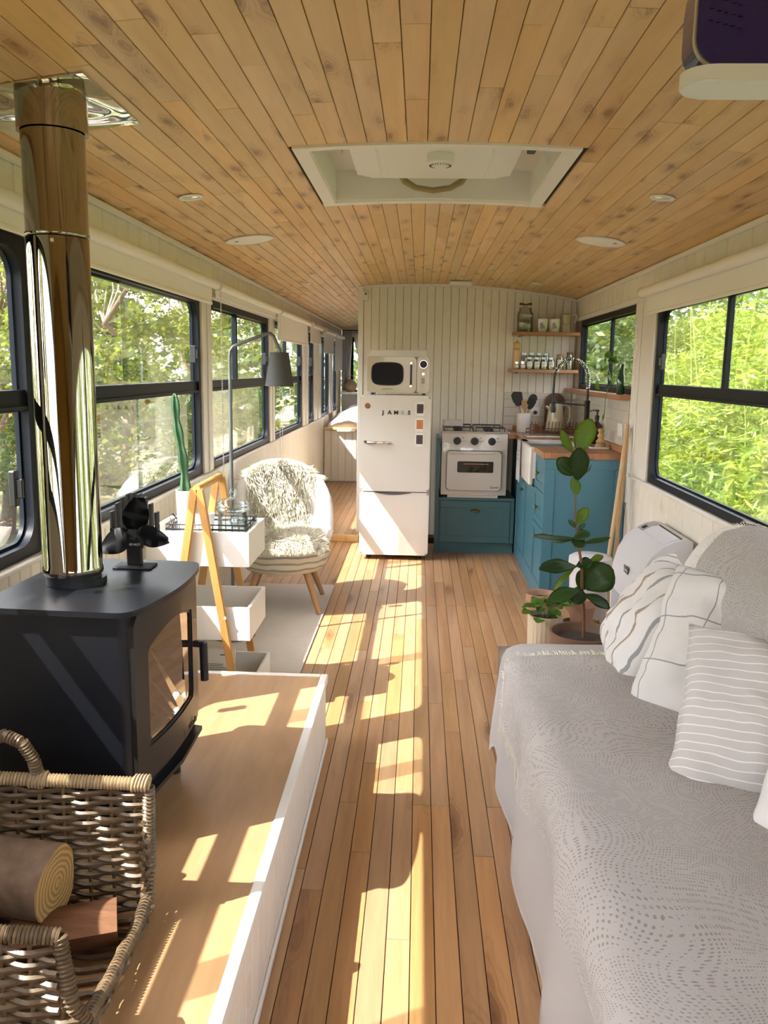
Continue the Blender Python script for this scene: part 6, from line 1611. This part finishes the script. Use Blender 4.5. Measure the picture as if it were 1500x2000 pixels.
# ================================================================== CEILING FITTINGS
def ontop(x): return zc(x)
def spot(x, y, r, label, kind='spot'):
    t = thing('spotlight' if kind == 'spot' else 'ceiling_speaker', label, 'light' if kind == 'spot' else 'speaker', (x, y, zc(x)), 'recessed spotlights' if kind == 'spot' else 'round ceiling speakers')
    ti = Matrix.Rotation(-math.atan(-.144*(x-.05)), 4, 'Y')
    def put(bm, nm, m, sm=40):
        bm.transform(Matrix.Translation((x, y, zc(x)-.001)) @ ti); return fin(nm, bm, m, t, smooth=sm)
    if kind == 'spot':
        bm = NB(); lathe(bm, [(r*.66, -.001), (r, -.001), (r, -.004), (r*.92, -.007), (r*.72, -.006), (r*.66, -.001)], n=32, cap=False); put(bm, 'ring', M['white'])
        bm = NB(); lathe(bm, [(r*.66, -.003), (r*.5, -.0015), (.001, -.001)], n=24); put(bm, 'lamp', M['chrome'])
    else:
        bm = NB(); lathe(bm, [(r*.94, .0), (r, -.001), (r, -.006), (r*.95, -.009), (r*.94, -.007)], n=40, cap=False); put(bm, 'rim', M['white'])
        bm = NB(); lathe(bm, [(.001, -.010), (r*.6, -.009), (r*.945, -.006), (r*.945, -.001), (.001, -.001)], n=40, cap=False); put(bm, 'grille', M['fabricwhite'])
        bm = NB(); sx_ = -r*.55 if x < 0 else r*.45
        box(bm, sx_, sx_+.016, -r*.35, -r*.35+.012, -.0105, -.0085); put(bm, 'badge', M['rim'])
spot(-.90, 3.37, .047, 'recessed white spotlight left of the roof hatch'); spot(.90, 3.38, .047, 'recessed white spotlight right of the roof hatch')
spot(-.89, 6.72, .04, 'recessed white spotlight over the left windows before the kitchen wall'); spot(.87, 6.64, .04, 'recessed white spotlight over the kitchen counter')
spot(-.92, 8.79, .04, 'recessed white spotlight over the passage, nearer one'); spot(-.95, 10.9, .04, 'recessed white spotlight over the passage, farther one')
spot(-.89, 4.46, .124, 'round white ceiling speaker on the left', 's'); spot(.90, 4.48, .124, 'round white ceiling speaker on the right', 's')
bm = NB(); box(bm, .22, .40, 6.92, 7.06, 2.148, zc(.40)-.0005, .008, 2); o = fin('alarm_box', bm, M['white'], smooth=40); top(o, 'white box alarm on the ceiling in front of the kitchen wall', 'alarm')
s_ = thing('motion_sensor', 'small white motion sensor at the top left corner of the kitchen wall', 'sensor', (-.47, 7.26, 2.06))
bm = NB(); box(bm, -.495, -.448, 7.255, 7.298, 2.045, 2.125, .006, 2); fin('case', bm, M['white'], s_, smooth=40)
bm = NB(); tube(bm, [(-.471, 7.257, 2.100), (-.471, 7.250, 2.100)], .009, 14); fin('lens', bm, M['rim'], s_)
# roof hatch
ht = thing('roof_hatch', 'white framed roof escape hatch with curved brass-coloured grab bar in the ceiling', 'hatch', (.035, 3.3, 2.18))
def archbox(x0, x1, y0, y1, z0, z1, bm, n=12):
    A = []
    for i in range(n+1):
        x = x0+(x1-x0)*i/n; A.append([bm.verts.new((x, y, zc(x)+z)) for y, z in ((y0, z0), (y1, z0), (y1, z1), (y0, z1))])
    for a, b in zip(A, A[1:]):
        for k in range(4): bm.faces.new((a[k], a[(k+1) % 4], b[(k+1) % 4], b[k]))
    bm.faces.new(A[0]); bm.faces.new(A[-1][::-1])
bm = NB(); fw = .05
archbox(HX0-.02, HX1+.02, HY0-.02, HY0+.022, -.008, .006, bm); archbox(HX0-.02, HX1+.02, HY1-.035, HY1+.02, -.008, .006, bm); archbox(HX0-.02, HX0+.03, HY0+.022, HY1-.035, -.008, .006, bm, 2); archbox(HX1-.03, HX1+.02, HY0+.022, HY1-.035, -.008, .006, bm, 2)
fin('frame', bm, M['trim'], ht, smooth=30)
bm = NB(); zt = .125
for q in ((HX0+.018, HX1-.018, HY1-.05, HY1-.030, 0, zt), (HX0+.018, HX1-.018, HY0+.012, HY0+.026, 0, zt)): archbox(q[0], q[1], q[2], q[3], q[4], q[5], bm)
archbox(HX0+.012, HX0+.034, HY0+.012, HY1-.03, 0, zt, bm, 2); archbox(HX1-.034, HX1-.012, HY0+.012, HY1-.03, 0, zt, bm, 2)
fin('shaft', bm, M['trim'], ht, smooth=30)
bm = NB(); archbox(HX0+.03, HX1-.03, HY0+.02, HY1-.04, .118, .132, bm); fin('lid', bm, mat('off white fibreglass', (.70, .68, .60), .4), ht, smooth=30)
bm = NB(); prism(bm, rrect(.60, .58, .05, 6, .035, 3.26), XY, 2.235, 2.305); bmesh.ops.bevel(bm, geom=[e for e in bm.edges if abs(e.verts[0].co.z-2.235) < 1e-4 and abs(e.verts[1].co.z-2.235) < 1e-4], offset=.02, segments=4, affect='EDGES'); fin('inner_panel', bm, M['white'], ht, smooth=50)
for sx in (-.17, .24):
    bm = NB(); box(bm, sx-.004, sx+.004, 3.0, 3.52, 2.231, 2.236, .002); fin('panel_ridge', bm, M['white'], ht)
bm = NB(); gp = [(.035-.135, 3.59, 2.262), (.035-.115, 3.605, 2.235), (.035-.07, 3.615, 2.212), (.035, 3.62, 2.203), (.035+.07, 3.615, 2.212), (.035+.115, 3.605, 2.235), (.035+.135, 3.59, 2.262)]
tube(bm, gp, [.013, .014, .012, .012, .012, .014, .013], 10); fin('grab_bar', bm, mat('dull gold plastic', (.30, .24, .10), .4), ht, smooth=60)
for s in (-1, 1):
    bm = NB(); xx = .035+s*.36; tube(bm, [(xx, 2.92, 2.25), (xx-.02*s, 3.10, 2.285)], .012, 12); box(bm, xx-.015, xx+.015, 3.1, 3.35, 2.28, 2.30, .003); fin('hinge', bm, M['chrome'] if s < 0 else M['black'], ht, smooth=40)
sd = thing('smoke_detector', 'round white smoke detector inside the roof hatch', 'smoke detector', (.055, 3.17, 2.20))
bm = NB(); lathe(bm, [(.001, 2.190), (.020, 2.190), (.024, 2.194), (.040, 2.198), (.048, 2.206), (.048, 2.2345), (.001, 2.2345)], (.055, 3.17, 0), 36, cap=False); fin('case', bm, M['white'], sd, smooth=35)
bm = NB()
for k in range(24): a = 2*PI*k/24; tube(bm, [(.055+.032*math.cos(a), 3.17+.032*math.sin(a), 2.1955), (.055+.040*math.cos(a), 3.17+.040*math.sin(a), 2.198)], .0018, 4)
fin('vent_slots', bm, M['rim'], sd)
# hanging device at the top right
hd = thing('ceiling_device', 'white ceiling device with a large dark blue glossy rounded front at top right', 'device', (.52, 1.1, 1.82))
def devpts(x0, x1, z0, z1, rl, ru, n=8):
    p = []
    for cx_, cz_, r_, a0 in ((x1-ru, z1-ru, ru, 0), (x0+ru, z1-ru, ru, 90), (x0+rl, z0+rl, rl, 180), (x1-rl, z0+rl, rl, 270)):
        for i in range(n+1): a = math.radians(a0+90*i/n); p.append((cx_+r_*math.cos(a), cz_+r_*math.sin(a)))
    return p
bm = NB(); prism(bm, devpts(.300, .77, 1.822, 1.975, .030, .085), XZ, 1.030, 1.085); fin('blue_front', bm, M['bluegloss'], hd, smooth=50)
bm = NB(); ringprism(bm, devpts(.2985, .7715, 1.8205, 1.9765, .031, .086), devpts(.301, .769, 1.823, 1.974, .029, .084), XZ, 1.034, 1.040); fin('front_rim', bm, M['cream'], hd, smooth=50)
bm = NB(); prism(bm, rrect(.484, .068, .032, 8, .536, 1.059), XY, 1.804, 1.822)
bmesh.ops.bevel(bm, geom=[e for e in bm.edges if abs(e.verts[0].co.z-1.804) < 1e-5 and abs(e.verts[1].co.z-1.804) < 1e-5], offset=.003, segments=2, affect='EDGES'); fin('white_base', bm, M['white'], hd, smooth=50)
bm = NB()
for i in range(5):
    for j in range(4): box(bm, .312+.008*i, .317+.008*i, 1.0285, 1.031, 1.868+.012*j-.002*i, 1.868+.012*j-.002*i)
fin('perforations', bm, M['blackmatte'], hd, kind='stuff')
bm = NB(); box(bm, .40, .72, 1.0243, 1.0265, 1.814, 1.8152); fin('seam_line', bm, M['rim'], hd)
bm = NB(); box(bm, .33, .40, 1.08, 1.14, 1.972, 2.176, .004); fin('bracket', bm, M['greymetal'], hd)

# ================================================================== BLINDS
def blind(side, y0, y1, zr, zb, label, r=.024):
    X = XL+.062 if side == 'L' else XR-.062; s = 1 if side == 'L' else -1
    t = thing('roller_blind', label, 'blind', (X, (y0+y1)/2, zr), 'roller blinds')
    bm = NB(); tube(bm, [(X, y0, zr), (X, y1, zr)], r, 20); fin('roller', bm, M['fabricwhite'], t, smooth=40)
    bm = NB(); xb = X-s*(r-.002)
    bm = NB(); n = 24; rows = []
    for i in range(n+1):
        y = y0+.02+(y1-y0-.04)*i/n; w_ = .0012*math.sin(i*2.1); rows.append([bm.verts.new(p) for p in ((xb+w_, y, zr), (xb+w_*.5, y, (zr+zb)/2), (xb+w_, y, zb+.01), (xb+w_+s*.0015, y, zb+.01), (xb+w_*.5+s*.0015, y, (zr+zb)/2), (xb+w_+s*.0015, y, zr))])
    for a, b in zip(rows, rows[1:]):
        for k in range(6): bm.faces.new((a[k], a[(k+1) % 6], b[(k+1) % 6], b[k]))
    bm.faces.new(rows[0]); bm.faces.new(rows[-1][::-1]); fin('fabric', bm, M['fabricwhite'], t, smooth=60)
    bm = NB(); box(bm, xb-.004, xb+.006, y0+.02, y1-.02, zb, zb+.018, .003); fin('hem_bar', bm, M['fabricwhite'], t)
    for yy in (y0-.004, y1+.004):
        bm = NB(); tube(bm, [(X, yy-.003, zr), (X, yy+.003, zr)], r+.006, 20); w2 = XL if side == 'L' else XR; box(bm, min(w2+s*.003, X), max(w2+s*.003, X), yy-.003, yy+.003, zr-.006, zr+.022); fin('bracket', bm, M['white'], t)
    return t, X
def chain(side, X, y, z0, z1, t):
    bm = NB()
    for d in (-.009, .009):
        n = int((z1-z0)/.0125)
        for k in range(n):
            z = z0+k*(z1-z0)/n; q = bmesh.ops.create_icosphere(bm, subdivisions=1, radius=.0028); bmesh.ops.translate(bm, vec=(X, y+d, z), verts=q['verts'])
        tube(bm, [(X, y+d, z0), (X, y+d, z1)], .0008, 4)
    fin('bead_chain', bm, M['white'], t, kind='stuff')
    bm = NB(); tube(bm, [(X, y, z0-.035), (X, y, z0)], .006, 8); fin('chain_weight', bm, M['clearglass'], t)
bl = []
for y0, y1, zb, lb, ch in ((.10, 1.95, 1.82, 'white roller blind over the window left of the flue', None), (1.985, 2.67, 1.845, 'short white roller blind on the narrow window behind the flue', None),
      (2.71, 4.755, 1.815, 'long white roller blind over the first window after the flue', .78), (4.80, 6.86, 1.86, 'rolled-up white blind over the window behind the floor lamp', .70),
      (6.90, 8.78, 1.70, 'white roller blind lowered a little over the window beyond the lampshade', None), (8.95, 9.85, 1.74, 'white roller blind over the narrow fifth window', None),
      (10.2, 11.4, 1.66, 'white roller blind over the first bed window', None), (11.55, 12.6, 1.45, 'white roller blind lowered lowest, over the last bed window', None)):
    t, X = blind('L', y0, y1, 1.925, zb, lb)
    if ch: chain('L', X+.02, y1-.03+ .05, ch, 1.9, t)
chain('L', XL+.05, 6.95, .74, 1.9, t)
t, X = blind('R', 2.62, 4.93, 1.925, 1.80, 'white roller blind over the right window above the sofa', .026); chain('R', X-.0, 5.02, .72, 1.9, t)
t, X = blind('R', .5, 2.56, 1.925, 1.80, 'white roller blind over the right window beside the viewer', .026)

# ================================================================== REAR SLEEPING END
bp_ = thing('bed_platform', 'white boarded bed platform with wooden edge at the rear of the bus', 'bed', (-.85, 11.8, .06))
bm = NB(); box(bm, XL+.003, -.54, 10.615, 12.95, .06, .70); fin('base', bm, M['trim'], bp_)
x = XL+.004
while x < -.545: l = min(.09, -.54-x); plank('board', bp_, (x+l/2, 10.602, .39), (PI/2, 0, 0), .64, l-.002, .012, .003, M['paint']); x += .09
bm = NB(); box(bm, XL+.003, -.54, 10.57, 12.95, .715, .745, .004); fin('wooden_top', bm, M['shelfwood'] if 0 else M['ceil'], bp_)
bm = NB(); box(bm, -1.03, -.80, 10.56, 10.60, .695, .722, .006, 2); fin('white_pull', bm, M['trim'], bp_)
def duvet(u, v):
    y = 10.62+2.1*v; x = -1.16+.60*u
    z = .752+.30*math.sin(PI*min(1, .03+u*.97))**.6*math.sin(PI*min(1, .03+v*.97))**.5*(.55+.45*u)+.035*nz(x*1.2, y, 5)+.02*nz(x, y, 11, 2)
    return Vector((x+.015*nz(y, z, 6), y, z))
t = sheet(duvet, 26, 50, 'duvet', M['linen'], None, .006); top(t, 'rumpled white duvet heaped on the bed platform', 'duvet')
def blk(u, v): 
    y = 10.60-.02*v*0+.26*u; x = -.80+.22*v+.03*math.sin(u*8); z = .775+.10*math.sin(PI*v)*.6+.02*math.sin(u*14+v*6)
    return Vector((x, y-.035*(v < .3), z))
t = sheet(blk, 20, 20, 'blanket', M['crochet'], None, .005, uv=lambda a, b: (a*.3, b*.3)); top(t, 'white crochet blanket edge at the front of the bed', 'blanket')
bm = NB(); box(bm, XL+.003, -.54, 12.72, 12.99, 1.10, 1.13, .004); box(bm, XL+.003, -.54, 12.96, 12.99, .745, 1.10); o = fin('rear_shelf', bm, M['trim']); top(o, 'white shelf below the rear window behind the bed', 'shelf')
bm = NB(); lathe(bm, [(.001, 0), (.05, .004), (.085, .04), (.100, .095), (.085, .15), (.05, .182), (.045, .190), (.04, .182), (.001, .16)], (-1.045, 12.83, 1.131), 26, cap=False)
o = fin('wicker_basket', bm, M['wickpale'], smooth=60); top(o, 'round pale woven basket on the rear shelf', 'basket')
bm = NB(); tube(bm, [(-1.10, 12.83, 1.30), (-1.08, 12.83, 1.36), (-1.04, 12.83, 1.38), (-1.0, 12.83, 1.36), (-.985, 12.83, 1.30)], .004, 6); fin('handle', bm, M['wickpale'], o)
bm = NB(); box(bm, -.93, -.55, 12.62, 12.66, .80, 1.42, .01, 2); o = fin('headboard', bm, M['pine'], smooth=40); top(o, 'orange wood headboard at the rear of the bed', 'headboard')
for k, (x0, x1, xb0, xb1, lb) in enumerate(((-1.19, -1.03, -1.19, -1.10, 'white curtain gathered at the left of the rear window'), (-1.02, -.52, -.72, -.52, 'white curtain draped from the right of the rear window'))):
    def cf(u, v, x0=x0, x1=x1, a=xb0, b=xb1):
        t_ = v**1.6; xl = x0*(1-t_)+a*t_; xr = x1*(1-t_)+b*t_
        return Vector((xl+(xr-xl)*u, 12.90+.022*math.sin(u*26), 2.03-.88*v))
    c_ = sheet(cf, 40, 16, 'curtain', M['linen'], None, .003); top(c_, lb, 'curtain')
bm = NB(); tube(bm, [(-1.19, 12.90, 2.045), (-.5, 12.90, 2.045)], .007, 8); o = fin('curtain_rod', bm, M['blackmatte']); top(o, 'thin dark curtain rod over the rear window', 'rod')
